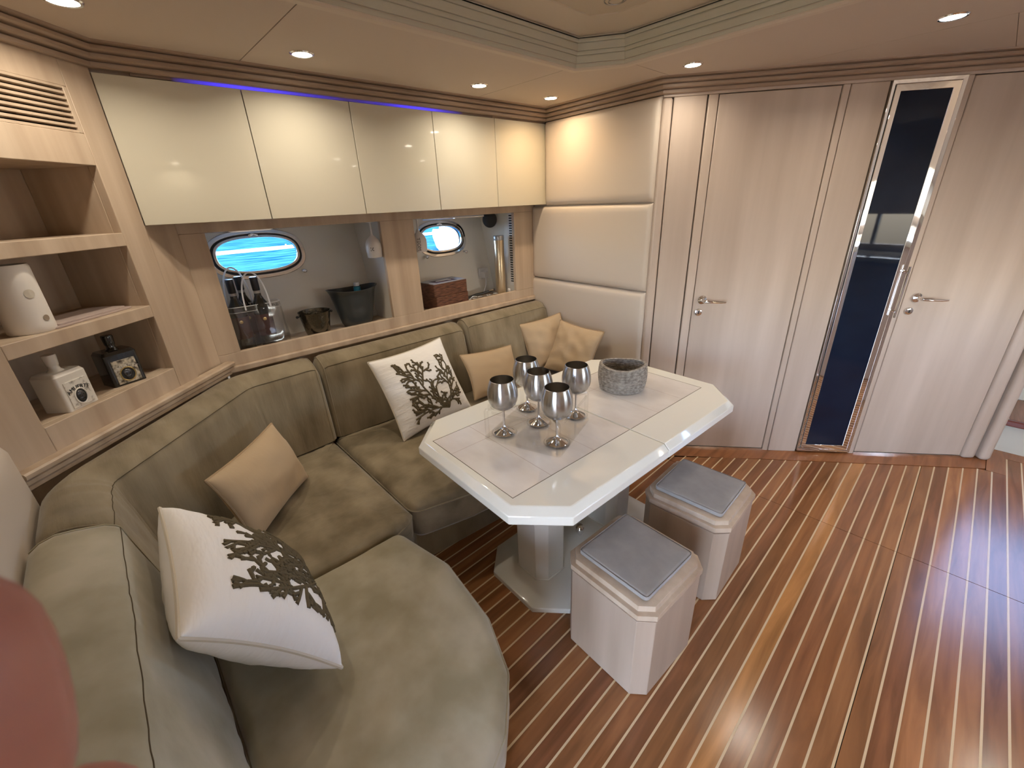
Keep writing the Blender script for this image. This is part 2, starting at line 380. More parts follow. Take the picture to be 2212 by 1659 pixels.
for a, b in ((-1.5,-.905),(-.90,1.5)):
    poly = []
    n = len(ic)
    # clip by x range
    def clip(P, x, keep):
        out = []
        for i in range(len(P)):
            p, q = P[i], P[(i+1)%len(P)]; ip, iq = keep(p[0], x), keep(q[0], x)
            if ip: out.append(p)
            if ip != iq: t = (x-p[0])/(q[0]-p[0]); out.append((x, p[1]+t*(q[1]-p[1])))
        return out
    poly = clip(clip(ic, a, lambda u, v: u >= v), b, lambda u, v: u <= v)
    MB().prism(poly, CPZ, CPZ+.01).build('coffer_panel', 'coffer_cream', ce, smooth=0)

# crown mouldings
crown = [(0,1.936),(.014,1.936),(.019,1.939),(.019,1.949),(.010,1.9505),(.010,1.953),(.027,1.956),(.034,1.960),(.034,1.969),(.024,1.9705),(.024,1.973),(.042,1.976),(.049,1.980),(.049,1.988),(.040,1.9895),(.040,1.992),(.060,1.995),(.062,2.0),(0,2.0)]
outer = [(-.6,-.326), ES, P1, AB, BC, CEND, Cp(2.05)]
tag(sweep(outer, crown).build('trim_4', 'maple_dark', smooth=18), kind='structure')
# frieze strip above the doors
cst = E('trim_5', (*BC, 0), C_ANG, kind='structure')
B(0, 2.0, -.003, .03, 1.925, 1.938).build('frieze', 'maple_door', cst, bevel=.002)

# ------------------------------------------------------------ forward bulkhead with doors (C)
wc = E('wall_forward', (*BC, 0), C_ANG, kind='structure')
B(-.0, 2.0, .03, .06, 0, 2.0).build('backing', 'dark_gap', wc, smooth=0)
def cb(name, t0, t1, z0=0, z1=1.925, d0=0, d1=.032, m='maple_door', bev=.004, parent=None, seg=2):
    return B(t0, t1, -d0, d1, z0, z1).build(name, m, parent or wc, bevel=bev, seg=seg)
cb('corner_post', -.004, .045, d0=.006, bev=.014, seg=4)
cb('pilaster_panel', .049, .200)
cb('jamb', .207, .251, d1=.04)
cb('jamb', .781, .812)
cb('pilaster_panel', .815, .973)
cb('jamb', 1.272, 1.300)
cb('jamb', 1.875, 1.945, d0=.012, bev=.02, seg=4)
cb('end_post', 1.955, 2.012, d0=.03, d1=.05, bev=.022, seg=5)
cb('threshold', .251, .781, 0, .012, d1=.03, m='polished_steel', bev=0)
cb('threshold', 1.300, 1.875, 0, .012, d1=.03, m='polished_steel', bev=0)
def lever(parent, tx, z):
    h = E('door_handle', (tx, 0, z)); h.parent = parent
    h['label'] = 'chrome lever handle'
    mb = MB().lathe([(.024,0),(.024,.005),(.020,.009),(.012,.012),(.010,.014)], 24, capt=True)
    mb.xf(Matrix.Rotation(R(90), 4, 'X')).build('rose', 'chrome', h)
    pts = [(0,-.005,0),(0,-.035,0),(.004,-.048,0),(.016,-.055,0),(.045,-.055,-.002),(.08,-.054,-.004),(.108,-.052,-.003),(.115,-.046,-.002)]
    MB().tube(pts, [.009,.009,.0095,.0085,.0075,.007,.006,.004], 10).build('lever', 'chrome', h)
def keyhole(parent, tx, z):
    h = E('key_escutcheon', (tx, 0, z)); h.parent = parent; h['label'] = 'round chrome keyhole plate'
    MB().lathe([(.019,0),(.019,.004),(.015,.006)], 24, capt=True).xf(Matrix.Rotation(R(90),4,'X')).build('plate', 'chrome', h)
    B(-.003,.003,-.0072,-.005,-.009,.009).build('keyhole', 'ink', h, smooth=0)
for n, (t0, t1) in enumerate(((.255,.777),(1.304,1.871))):
    dr = E('door_%d' % (n+1), (*Cp(t0), 0), C_ANG, kind='structure')
    B(0, t1-t0, .003, .04, .014, 1.922).build('door_leaf', 'maple_door', dr, bevel=.003)
    lever(dr, .045 if n == 0 else .058, .955); keyhole(dr, .033 if n == 0 else .040, .885)
# mirror framed dark glass cabinet between the doors
mc = E('mirror_cabinet', (*Cp(.976), 0), C_ANG, label='tall narrow dark glass cabinet with a silver mirror frame between the two doors', cat='cabinet')
w = .294; z0, z1 = .012, 1.925
B(0, w, .004, .035, z0, z1).build('carcass', 'mirror', mc, smooth=0)
def mframe(x0, x1, y0, y1, wd, name):
    # bevelled border: outer edge at depth 0, inner edge proud
    mb = MB(); o = [(x0,y0),(x1,y0),(x1,y1),(x0,y1)]; i = [(x0+wd,y0+wd),(x1-wd,y0+wd),(x1-wd,y1-wd),(x0+wd,y1-wd)]
    v = [(x,.004,z) for x,z in o]+[(x,-.010,z) for x,z in o]+[(x,-.004,z) for x,z in i]+[(x,.004,z) for x,z in i]
    f = []
    for a in range(4):
        b = (a+1)%4; f += [(a,b,4+b,4+a),(4+a,4+b,8+b,8+a),(8+a,8+b,12+b,12+a),(12+a,12+b,b,a)]
    return mb.add(v, f).build(name, 'mirror', mc, bevel=.0015)
mframe(0, w, z0, z1, .016, 'outer_frame')
mframe(.018, w-.018, z0+.018, z1-.018, .026, 'inner_frame')
B(.044, w-.044, -.002, .003, z0+.044, z1-.044).build('dark_glass', 'dark_glass', mc, smooth=0)
h = E('pull_handle', (w-.012, -.012, .86)); h.parent = mc; h['label'] = 'slim vertical steel pull bar'
MB().tube([(0,-.028,-.0),(0,-.028,.26)], .005, 10).build('bar', 'chrome', h)
for z in (.03, .23): MB().tube([(0,.012,z),(0,-.028,z)], .006, 8).build('standoff', 'chrome', h)

# ------------------------------------------------------------ padded bulkhead (B) and near bulkhead (E)
def padded(name, x0, x1, z0, z1, parent, th=.022):
    nx, nz = 24, 16; mb = MB(); v = []; f = []
    for j in range(nz+1):
        for i in range(nx+1):
            u = -1+2*i/nx; w_ = -1+2*j/nz
            u = math.copysign(1-(1-abs(u))**1.7, u); w_ = math.copysign(1-(1-abs(w_))**1.7, w_)
            ex = min(1, (1-abs(u))*(x1-x0)/2/.03); ez = min(1, (1-abs(w_))*(z1-z0)/2/.03)
            h = th*math.sqrt(max(0,1-(1-ex)**2))*math.sqrt(max(0,1-(1-ez)**2))
            v.append(((x0+x1)/2+u*(x1-x0)/2, -h, (z0+z1)/2+w_*(z1-z0)/2))
    for j in range(nz):
        for i in range(nx): a = j*(nx+1)+i; f.append((a,a+1,a+nx+2,a+nx+1))
    n0 = len(v); v += [(x0,.02,z0),(x1,.02,z0),(x1,.02,z1),(x0,.02,z1)]
    f += [(n0,n0+1,n0+2,n0+3), tuple([n0+1,n0]+list(range(0,nx+1))), tuple([n0+3,n0+2]+[nz*(nx+1)+i for i in range(nx,-1,-1)]),
          tuple([n0,n0+3]+[j*(nx+1) for j in range(nz,-1,-1)]), tuple([n0+2,n0+1]+[j*(nx+1)+nx for j in range(nz+1)])]
    return mb.add(v, f).build(name, 'leather', parent, smooth=60)
wb = E('wall_back', (*AB, 0), B_ANG, kind='structure')
B(-.6, .80, .045, .07, 0, 2.0).build('backing', 'maple_dark', wb, smooth=0)
LB = .80
padded('padded_panel', .003, LB-.008, 1.468, 1.935, wb)
padded('padded_panel', -.125, LB-.008, 1.003, 1.462, wb)
padded('padded_panel', -.14, LB-.008, .45, .997, wb)
B(-.13, LB, .015, .045, .3, 1.93).build('panel_board', 'leather', wb, smooth=0)
we = E('wall_near', (*ES, 0), E_ANG, kind='structure')
B(-1.0, .02, .045, .09, 0, 2.0).build('backing', 'maple_dark', we, smooth=0)
for a, b in ((1.468,1.935),(1.003,1.462),(.45,.997)): padded('padded_panel', -.98, -.012, a, b, we)
B(-.99, -.005, .015, .045, .3, 1.93).build('panel_board', 'leather', we, smooth=0)

# ------------------------------------------------------------ corner bulkhead with shelf niches (S)
ws = E('wall_corner', (*P1, 0), S_ANG, kind='structure')
SL = .68
def sb(name, s0, s1, z0, z1, y0=0, y1=.03, m='maple', bev=.002, parent=None): return B(-s1, -s0, y0, y1, z0, z1).build(name, m, parent or ws, bevel=bev)
NR, NL = .098, .565
sb('stile', .0, NR, .86, 1.938)
sb('stile', NL, SL+.03, .86, 1.745)
sb('rail', NR, NL, 1.657, 1.745)
sb('shelf', NR, NL, 1.415, 1.457, 0, .26)
sb('shelf', NR, NL, 1.171, 1.212, 0, .26)
sb('rail', NR, NL, .86, .972)
sb('rail', NR, SL+.03, 1.866, 1.938)
sb('niche_floor', NR, NL, .95, .972, .03, .26)
sb('niche_ceiling', NR, NL, 1.657, 1.67, .03, .26)
sb('niche_side', NR-.02, NR, .95, 1.67, .03, .26)
sb('niche_side', NL, NL+.02, .95, 1.67, .03, .26)
sb('niche_back', NR-.02, NL+.02, .95, 1.67, .26, .28)
sb('return_panel', -.172, -.003, .80, 1.474, .016, .04)
sb('lower_panel', 0, SL+.03, 0, .86, .02, .04)
vt = E('air_vent', (*P1, 0), S_ANG); vt.parent = None
tag(vt, 'slatted maple air vent high on the corner panel above the niches', 'vent')
B(-SL-.03, -.112, .03, .04, 1.745, 1.866).build('dark_back', 'dark_gap', vt, smooth=0)
for i in range(9):
    z = 1.7445+i*.01435
    B(-SL-.03, -.112, 0, .025, z, z+.0078).build('slat', 'maple', vt, bevel=.001, seg=1)
sb('vent_stile', NR, .112, 1.745, 1.866)
# moulded rail that runs above the sofa backs
rail = [(-.01,.838),(.012,.838),(.019,.843),(.019,.853),(.014,.856),(.025,.860),(.027,.866),(.027,.872),(.021,.875),(.033,.879),(.035,.886),(.035,.891),(.030,.896),(0,.896),(-.01,.896)]
tag(sweep([ES, (-2.182,.289)], [(max(d,-.005),z) for d,z in rail]).build('trim_6', 'maple'), kind='structure')

# ------------------------------------------------------------ hull side: fascia with two openings (A2)
wl = E('wall_left', (*A2, 0), A_ANG, kind='structure')
U0, U1 = .285, 2.245
def lb(name, u0, u1, z0, z1, y0=0, y1=.025, m='maple', bev=.002, parent=None): return B(u0, u1, y0, y1, z0, z1).build(name, m, parent or wl, bevel=bev)
lb('top_rail', U0-.022, U1, 1.434, 1.474)
lb('stile', U0-.022, .352, .928, 1.434)
lb('stile', 1.117, 1.312, .928, 1.434)
lb('stile', 2.058, U1, .928, 1.434)
lb('bottom_rail', U0-.022, U1, .842, .928)
lb('sill_moulding', U0, U1, .842, .872, -.022, 0, bev=.006)
lb('lower_panel', U0, U1, 0, .842, .02, .04)
lb('soffit', .17, U1, 1.472, 1.49, -.0, .14, m='maple_dark')
lb('recess_floor', 0.0, 2.35, .885, .900, .025, .40, m='maple')
lb('recess_ceiling', 0.0, 2.35, 1.436, 1.446, .025, .40, m='hull_gloss')
lb('divider', 1.13, 1.30, .9, 1.436, .025, .40, m='hull_gloss')
lb('divider', .30, .335, .9, 1.436, .025, .40, m='hull_gloss')
lb('divider', 2.075, 2.10, .9, 1.436, .025, .40, m='hull_gloss')
# narrow side filler between corner panel and fascia, and the overhead soffit

# sloping hull lining with two oval portholes
XH0, XH1 = -2.405, -2.525          # lining x at z=.90 and z=1.44
hull = E('wall_outer', (0,0,0), kind='structure')
def hx(z): return XH0+(XH1-XH0)*(z-.90)/.54
PORTS = [(.603,1.308,.207,.101,'1'),(1.715,1.292,.180,.098,'2')]
def oval(cy, cz, hy, hz, n=48, p=2.6):
    out = []
    for k in range(n):
        a = 2*PI*k/n; c, s = math.cos(a), math.sin(a)
        out.append((cy+hy*math.copysign(abs(c)**(2/p), c), cz+hz*math.copysign(abs(s)**(2/p), s)))
    return out
mb = MB()
def hullpiece(y0, y1, z0, z1, hole):
    n = 48; o = oval(*hole, n=n); v = []; f = []
    rect = []
    for k in range(n):
        a = 2*PI*k/n; c, s = math.cos(a), math.sin(a); m_ = max(abs(c), abs(s)); c, s = c/m_, s/m_
        rect.append((hole[0]+(c*(y1-hole[0]) if c > 0 else -c*(y0-hole[0])), hole[1]+(s*(z1-hole[1]) if s > 0 else -s*(z0-hole[1]))))
    for t in (0, -.03):
        v += [(hx(z)+t, y, z) for y, z in o]+[(hx(z)+t, y, z) for y, z in rect]
    for k in range(n):
        j = (k+1)%n; f += [(k,j,n+j,n+k),(2*n+k,3*n+k,3*n+j,2*n+j),(k,2*n+k,2*n+j,j),(n+k,n+j,3*n+j,3*n+k)]
    mb.add(v, f)
for (cy, cz, hy, hz, nm), (y0, y1) in zip(PORTS, ((.0,1.22),(1.22,2.4))):
    hullpiece(y0, y1, .80, 1.50, (cy, cz, hy, hz))
mb.build('hull_lining', 'hull_gloss', hull, smooth=0)
SLP = math.atan2(XH1-XH0, .54)
for (cy, cz, hy, hz, nm) in PORTS:
    wn = E('window_'+nm, (hx(cz), cy, cz), rot=(0, SLP, 0), kind='structure')
    # local: x = inward, y along hull, z up
    def ring(inner, outer_, x0, x1, name, m, bev=.003):
        n = 56; oi = oval(0,0,*inner,n=n); oo = oval(0,0,*outer_,n=n); v = []; f = []
        for x in (x0, x1): v += [(x,a,b) for a,b in oi]+[(x,a,b) for a,b in oo]
        for k in range(n):
            j = (k+1)%n; f += [(k,j,n+j,n+k),(2*n+k,3*n+k,3*n+j,2*n+j),(k,2*n+k,2*n+j,j),(n+k,n+j,3*n+j,3*n+k)]
        return MB().add(v, f).build(name, m, wn, bevel=bev)
    ring((hy-.002,hz-.002),(hy+.018,hz+.018),-.004,.006,'outer_frame','chrome')
    ring((hy-.018,hz-.016),(hy-.002,hz-.002),-.028,.004,'gasket','black_matte',0)
    ring((hy-.024,hz-.022),(hy-.012,hz-.010),-.006,.012,'opening_frame','chrome')
    n = 48; MB().prism([(a,b) for a,b in oval(0,0,hy-.015,hz-.013,n=n)], -.003, .0).xf(Matrix(((0,0,1,0),(1,0,0,0),(0,1,0,0),(0,0,0,1)))).build('glass_pane', 'window_glass', wn, smooth=0)
    for sy in (-1, 1):
        k = MB().tube([(.006,sy*(hy-.025),-hz-.004),(.022,sy*(hy-.022),-hz-.008)], .008, 10).ball((.028,sy*(hy-.02),-hz-.01),(.012,.014,.011))
        k.build('latch_knob', 'chrome', wn)
    MB().tube([(.01,-.02,hz-.012),(.016,0,hz-.006),(.01,.02,hz-.012)], .005, 8).build('hinge', 'chrome', wn)
    if nm == '1':
        B(.0,.02,-hy-.01,hy+.03,hz+.012,hz+.020).build('blind_rail', 'chrome', wn, bevel=.002)
# louvre on the right divider of the second opening
lv = E('louvre_panel', (*A2, 0), A_ANG, label='white louvred strip on the side wall of the right-hand opening', cat='vent')
B(2.070, 2.0745, .026, .075, .96, 1.43).build('panel', 'white_plastic', lv, smooth=0)
for i in range(28):
    z = .985+i*.0158
    B(2.0675, 2.0705, .03, .062, z, z+.0075).build('slot', 'black_matte', lv, smooth=0)

# ------------------------------------------------------------ overhead cabinets
ym = [.1635,.582,.9965,1.4185,1.8245,2.236]
names = ['leftmost glossy cream wall cabinet, next to the slatted vent','second glossy cream wall cabinet from the left, above the left porthole',
         'middle glossy cream wall cabinet above the ice buckets','glossy cream wall cabinet above the right porthole, fourth from the left','rightmost glossy cream wall cabinet, against the padded panels']
for i in range(5):
    u0 = (ym[i]-P1[1])/math.sin(A_ANG)+.0015; u1 = (ym[i+1]-P1[1])/math.sin(A_ANG)-.0015
    c = E('wall_cabinet', (P1[0]+u0*math.cos(A_ANG), P1[1]+u0*math.sin(A_ANG), 0), A_ANG, label=names[i], cat='cabinet', group='overhead cabinets on the hull side')
    B(0, u1-u0, .022, .30, 1.488, 1.925).build('carcass', 'cabinet_side', c, smooth=0)
    B(0, u1-u0, 0, .02, 1.474, 1.926).build('door', 'gloss_cream', c, bevel=.0015)
tg = E('trim_7', (*P1, 0), A_ANG, kind='structure')
B(-.01, 2.08, .013, .30, 1.9262, 1.941).build('top_filler', 'maple_dark', tg, smooth=0)
ls = B(.0, 1.55, .001, .012, 1.9275, 1.937).build('led_strip', 'blue_led', smooth=0)
at(ls, (P1[0]+.12*math.cos(A_ANG), P1[1]+.12, 0), A_ANG)
ls.location = (P1[0]+.10*math.cos(A_ANG), P1[1]+.10*math.sin(A_ANG), 0)
tag(ls, 'thin glowing blue light strip between the cream cabinets and the crown', 'light strip')
# ------------------------------------------------------------ rest of the cabin (mostly seen in reflections)
ww = E('wall_right', (0,0,0), kind='structure')
def plate(x0,x1,y0,y1,z0,z1,m='maple_door'): return B(x0,x1,y0,y1,z0,z1)
mb = B(2.15,2.2,-2.75,1.25,0,2.05).box(2.15,2.2,2.55,4.9,0,2.05).box(2.15,2.2,1.25,2.55,0,.98).box(2.15,2.2,1.25,2.55,1.25,2.05); mb.build('panelling', 'maple_door', ww, smooth=0)
wr = E('window_3', (2.17,1.9,1.115), kind='structure')
B(-.004,.004,-.65,.65,-.135,.135).build('glass_pane','window_glass',wr,smooth=0)
for a in (-.66,.0,.66): B(-.03,.01,a-.015,a+.015,-.135,.135).build('frame_post','chrome',wr,bevel=.003)
wa = E('wall_aft', (0,0,0), kind='structure')
B(-2.75,-.5,-2.75,-2.7,0,2.05).box(1.7,2.2,-2.75,-2.7,0,2.05).box(-.5,1.7,-2.75,-2.7,1.9,2.05).build('panelling','maple_door',wa,smooth=0)
wd = E('window_4', (.6,-2.72,0), kind='structure')
B(-1.1,1.1,-.004,.004,0.0,1.9).build('glass_pane','window_glass',wd,smooth=0)
for a in (-1.08,-.36,.36,1.08): B(a-.025,a+.025,-.03,.02,0,1.9).build('frame_post','chrome',wd,bevel=.003)
hl = E('wall_hull', (0,0,0), kind='structure')
B(-2.75,-2.7,-2.75,.0,-.05,2.2).box(-2.75,-2.7,2.4,3.6,-.05,2.2).box(-2.75,-2.7,-.05,2.45,-.05,.80).box(-2.75,-2.7,-.05,2.45,1.5,2.2).box(-2.75,-2.35,-.04,.0,.7,2.1).box(-2.75,-2.35,2.40,2.44,.7,2.1).box(-2.75,-2.4,0,2.4,1.5,1.52).box(-2.75,-2.4,0,2.4,.78,.80).build('hull_shell','hull_gloss',hl,smooth=0)
wf = E('wall_front', (0,0,0), kind='structure')
B(-2.75,.30,3.62,3.66,0,2.2).box(.30,.34,3.44,4.8,0,2.7).box(2.15,2.2,3.5,4.8,1.9,2.7).box(.3,2.2,4.76,4.8,0,1.18).box(1.56,2.2,4.76,4.8,1.1,2.7).box(.3,2.2,3.62,4.8,2.3,2.34).box(.3,2.2,3.62,3.66,1.99,2.32).build('panelling','step_white',wf,smooth=0)
w5 = E('window_5', (.95,4.78,1.7), kind='structure')
B(-.62,.62,-.003,.003,-.52,.6).build('glass_pane','window_glass',w5,smooth=0)
st = E('stairs', (.34,3.60,0), label='white steps with red-edged wooden treads beyond the end post, right edge', cat='stairs')
for i in range(3):
    y = i*.37; z = .215*(i+1)
    B(0,1.0,y,1.15,z-.215 if i == 0 else z-.215,z-.03).build('riser','step_white',st,bevel=.002)
    t = B(0,1.0,y-.02,y+.37,z-.03,z).build('tread','teak',st,bevel=.003); t.color = (.28,.12,.055,1)
    t['label'] = 'varnished wooden tread'
    B(0,1.0,y-.045,y-.02,z-.035,z+.001).build('nosing','nosing',t,bevel=.006)
    for k in range(12): B(.04+k*.08,.046+k*.08,y-.018,y+.37,z-.001,z+.0008).build('inlay_strip','holly',t,smooth=0)
# starboard galley counter, seen only in the mirror and the glossy doors
gy = E('galley_counter', (1.62,-.4,0), label='galley counter along the starboard side, outside the picture', cat='counter')
B(0,.52,0,2.9,0,.88).build('base_cabinet','maple_door',gy,bevel=.003)
B(-.02,.52,-.02,2.92,.88,.92).build('worktop','gloss_cream',gy,bevel=.004)
B(.25,.52,0,1.5,1.45,1.93).build('upper_cabinet','gloss_cream',gy,bevel=.003)

# outside
bo = E('white_boat_shape', (-20.6,14.6,-.9), R(-35), label='white boat shape outside, filling the lower right of the right porthole', cat='boat')  # boat shape added to fill an unidentified white patch in the porthole
v = []; rows = [(0,.45,1.6),(.3,.65,1.8),(.8,.78,2.0),(1.1,.80,2.1)]
for z, hw, L_ in rows: v += [(L_,0,z),(L_*.5,-hw,z),(-1.6,-hw,z),(-1.6,hw,z),(L_*.5,hw,z)]
f = [(4,3,2,1,0),(15,16,17,18,19)]
for r_ in range(3):
    for i in range(5): j=(i+1)%5; f.append((r_*5+i,r_*5+j,(r_+1)*5+j,(r_+1)*5+i))
MB().add(v,f).build('boat_hull','boat_white',bo,smooth=30)
MB().prism([(-1.0,-.45),(.4,-.4),(.8,0),(.4,.4),(-1.0,.45)],1.1,1.5,[(-1.0,-.38),(.1,-.32),(.4,0),(.1,.32),(-1.0,.38)]).build('cabin_top','boat_white',bo,smooth=0)
sea_o = tag(B(-250,-3.2,-200,250,-.95,-.9).build('sea','sea_water',smooth=0), 'rippled bright blue sea outside the portholes', 'sea', kind='stuff')
dk = E('jetty', (-34,8,-.9), label='long low pale floating jetty on the sea outside the portholes', cat='jetty')
B(-.5,.5,-45,45,.0,.16).build('deck','dock_white',dk,smooth=0)
for k in range(12): MB().tube([(.35,-40+k*7,.1),(.35,-40+k*7,.30)],.05,8).build('mooring_post','dock_white',dk)

# ------------------------------------------------------------ lamps
def downlight(x, y, label=None, z=CZ, e=1.0, c=None):
    o = E('downlight', (x, y, z), label=label or 'round recessed ceiling downlight outside the picture', cat='ceiling light', group='recessed downlights')
    MB().lathe([(.031,-.001),(.032,-.004),(.038,-.0045),(.041,-.001),(.041,.003),(.031,.003)], 32, capb=False).build('trim_ring', 'chrome', o)
    MB().lathe([(.0315,-.0035),(.0001,-.0036)], 24, capb=False).build('lamp_disc', 'lamp_glow', o, smooth=0)
    l = bpy.data.lights.new('downlight_lamp', 'AREA'); l.shape = 'DISK'; l.size = .05; l.energy = LAMP_E*e; l.color = c or LAMP_C; l.spread = R(150)
    lo = bpy.data.objects.new('downlight_lamp', l); COL.objects.link(lo); lo.parent = o; lo.location = (0,0,-.0065)
for x, y, lab, *le in ((-1.793,.732,'glowing round downlight over the second cream cabinet'),(-1.788,1.525,'glowing round downlight over the fourth cream cabinet'),
                  (-1.781,2.015,'glowing round downlight in the ceiling corner by the padded panels',.85,(1.0,.70,.40)),(-1.031,2.068,'glowing round downlight in front of the first door',.6),
                  (-.254,2.277,'glowing round downlight near the tall mirror cabinet, top right'),(-1.714,.133,'glowing round downlight above the slatted vent, top left')):
    downlight(x, y, lab, e=le[0] if le else .9, c=le[1] if len(le) > 1 else None)
for x, y in ((1.78,.73),(1.78,1.52),(1.78,-.2),(1.0,2.1),(-1.6,-.9),(-.5,-1.6),(.6,-1.6),(1.6,-1.2),(.9,3.1),(1.75,2.6)):
    downlight(x, y)
sp = E('ceiling_speaker', (-1.10,1.585,CPZ), label='round flush fitting with a pale ring in the recessed ceiling panel', cat='ceiling fitting')
MB().lathe([(.001,-.004),(.030,-.004),(.034,-.002),(.036,0)],32,capb=False).build('cover','coffer_cream',sp)
MB().tube([(.038*math.cos(2*PI*k/40),.038*math.sin(2*PI*k/40),-.001) for k in range(40)],.0022,8,closed=True).build('ring','steel_inside',sp)
MB().tube([(.026*math.cos(2*PI*k/40)+.003,.026*math.sin(2*PI*k/40),-.0045) for k in range(40)],.0016,8,closed=True).build('inner_ring','steel_inside',sp)

# ------------------------------------------------------------ sofa
def resample(poly, step=.02):
    out = []; n = len(poly)
    for i in range(n):
        a = Vector(poly[i]); b = Vector(poly[(i+1)%n]); k = max(1, int((b-a).length/step))
        for j in range(k): out.append(a+(b-a)*j/k)
    return out
def roundpoly(poly, rad, n=6):
    out = []; N = len(poly)
    for i in range(N):
        p = Vector(poly[i]); a = Vector(poly[i-1])-p; b = Vector(poly[(i+1)%N])-p
        r = rad[i] if isinstance(rad, (list, tuple)) else rad
        la, lb2 = a.length, b.length; a.normalize(); b.normalize()
        ang = a.angle(b); t = min(r/math.tan(ang/2), la*.48, lb2*.48)
        p0 = p+a*t; p1 = p+b*t
        for k in range(n+1):
            s = k/n; q = p0*(1-s)**2+p*2*s*(1-s)+p1*s*s; out.append((q.x, q.y))
    return out
def nz(p, s, seed=0): return noise.noise(Vector((p[0]*s+seed, p[1]*s-seed, (p[2] if len(p) > 2 else 0)*s)))
def cushion(name, poly, z0, z1, r, crown_, parent, m, wr=.004, seam_=True, stretch=(1,1)):
    pts = resample(poly, .018); P = [(p.x,p.y) for p in pts]; n = len(P)
    # poly is counter-clockwise: inward = left of travel -> negative offset
    rows = []; K = 6
    rows.append((offset(P, -.012, True), z0)); rows.append((P, z0+.02)); rows.append((P, (z0+z1-r)/2)); rows.append((P, z1-r))
    for k in range(1, K+1):
        a = PI/2*k/K; rows.append((offset(P, -r*(1-math.cos(a)), True), z1-r+r*math.sin(a)))
    base = rows[-1][0]; cx = sum(p[0] for p in base)/n; cy = sum(p[1] for p in base)/n
    NR_ = 16
    for k in range(1, NR_):
        t = 1-k/NR_
        rows.append(([(cx+(x-cx)*t, cy+(y-cy)*t) for x, y in base], z1+crown_*(1-t**3)))
    v = []; f = []
    for ri, (Q, z) in enumerate(rows):
        for (x, y) in Q:
            if ri >= 4:
                z_ = z+wr*(nz((x*stretch[0], y*stretch[1], 0), 7, 3)+.5*nz((x*stretch[0], y*stretch[1], 0), 17, 9))
                v.append((x, y, z_))
            else:
                q = .6*wr*nz((x, y, z), 9, 1); v.append((x+q, y+q, z))
    m_ = len(rows)
    for i in range(m_-1):
        for k in range(n): k2 = (k+1)%n; f.append((i*n+k, i*n+k2, (i+1)*n+k2, (i+1)*n+k))
    f.append(tuple(range(n-1,-1,-1))); v.append((cx, cy, z1+crown_+wr*nz((cx*stretch[0],cy*stretch[1],0),7,3))); c = len(v)-1
    for k in range(n): f.append(((m_-1)*n+k, (m_-1)*n+(k+1)%n, c))
    o = MB().add(v, f).build(name, m, parent, smooth=70)
    if seam_:
        s = MB().tube([(x, y, z1-r*.92) for x, y in offset(P, .0008, True)], .0032, 6, closed=True).build('piping', m if m != 'suede' else 'suede_back', parent)
    return o
SZ = .425
sofa = E('sofa_base', (-1.8,.9,0), label='low upholstered olive-brown plinth under the corner sofa cushions', cat='sofa')
def rel(poly, o=(-1.8,.9)): return [(x-o[0], y-o[1]) for x, y in poly]
seatbase = [(-2.11,2.17),(-2.12,.30),(-1.56,-.28),(-.44,-.28),(-.44,.20),(-.50,.36),(-.60,.44),(-.80,.475),(-1.22,.50),(-1.385,.66),(-1.34,1.10),(-1.26,1.9),(-1.22,2.17)]
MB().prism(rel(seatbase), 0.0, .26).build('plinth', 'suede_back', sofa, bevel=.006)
def cush(label, poly, rads, m, crown_, parentloc, **kw):
    o = E('seat_cushion', (*parentloc, .262), label=label, cat='cushion', group='sofa seat cushions')
    pl = roundpoly([(x-parentloc[0], y-parentloc[1]) for x, y in poly], rads)
    cushion('cover', pl, 0, SZ-.262, .035, crown_, o, m, **kw); return o
near = [(-1.208,-.085),(-.40,-.085),(-.395,.22),(-.45,.345),(-.545,.445),(-.70,.51),(-.95,.545),(-1.188,.505)]
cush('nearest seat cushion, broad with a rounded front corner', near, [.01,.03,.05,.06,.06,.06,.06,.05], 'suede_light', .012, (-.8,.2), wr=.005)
mid = [(-2.03,.36),(-1.70,-.04),(-1.60,-.10),(-1.216,-.085),(-1.197,.50),(-1.215,.56),(-1.25,.590),(-2.03,.606)]
cush('wedge-shaped seat cushion in the sofa corner, wrinkled', mid, [.02,.03,.03,.01,.03,.04,.01,.01], 'suede', .01, (-1.5,.3), wr=.010, stretch=(.4,2.2))
far = [(-2.03,.618),(-1.255,.600),(-1.185,.85),(-1.15,1.1),(-1.10,2.16),(-2.03,2.18)]
cush('long seat cushion on the hull side, running behind the table', far, [.01,.06,.05,.05,.02,.02], 'suede', .012, (-1.5,1.4), wr=.006)

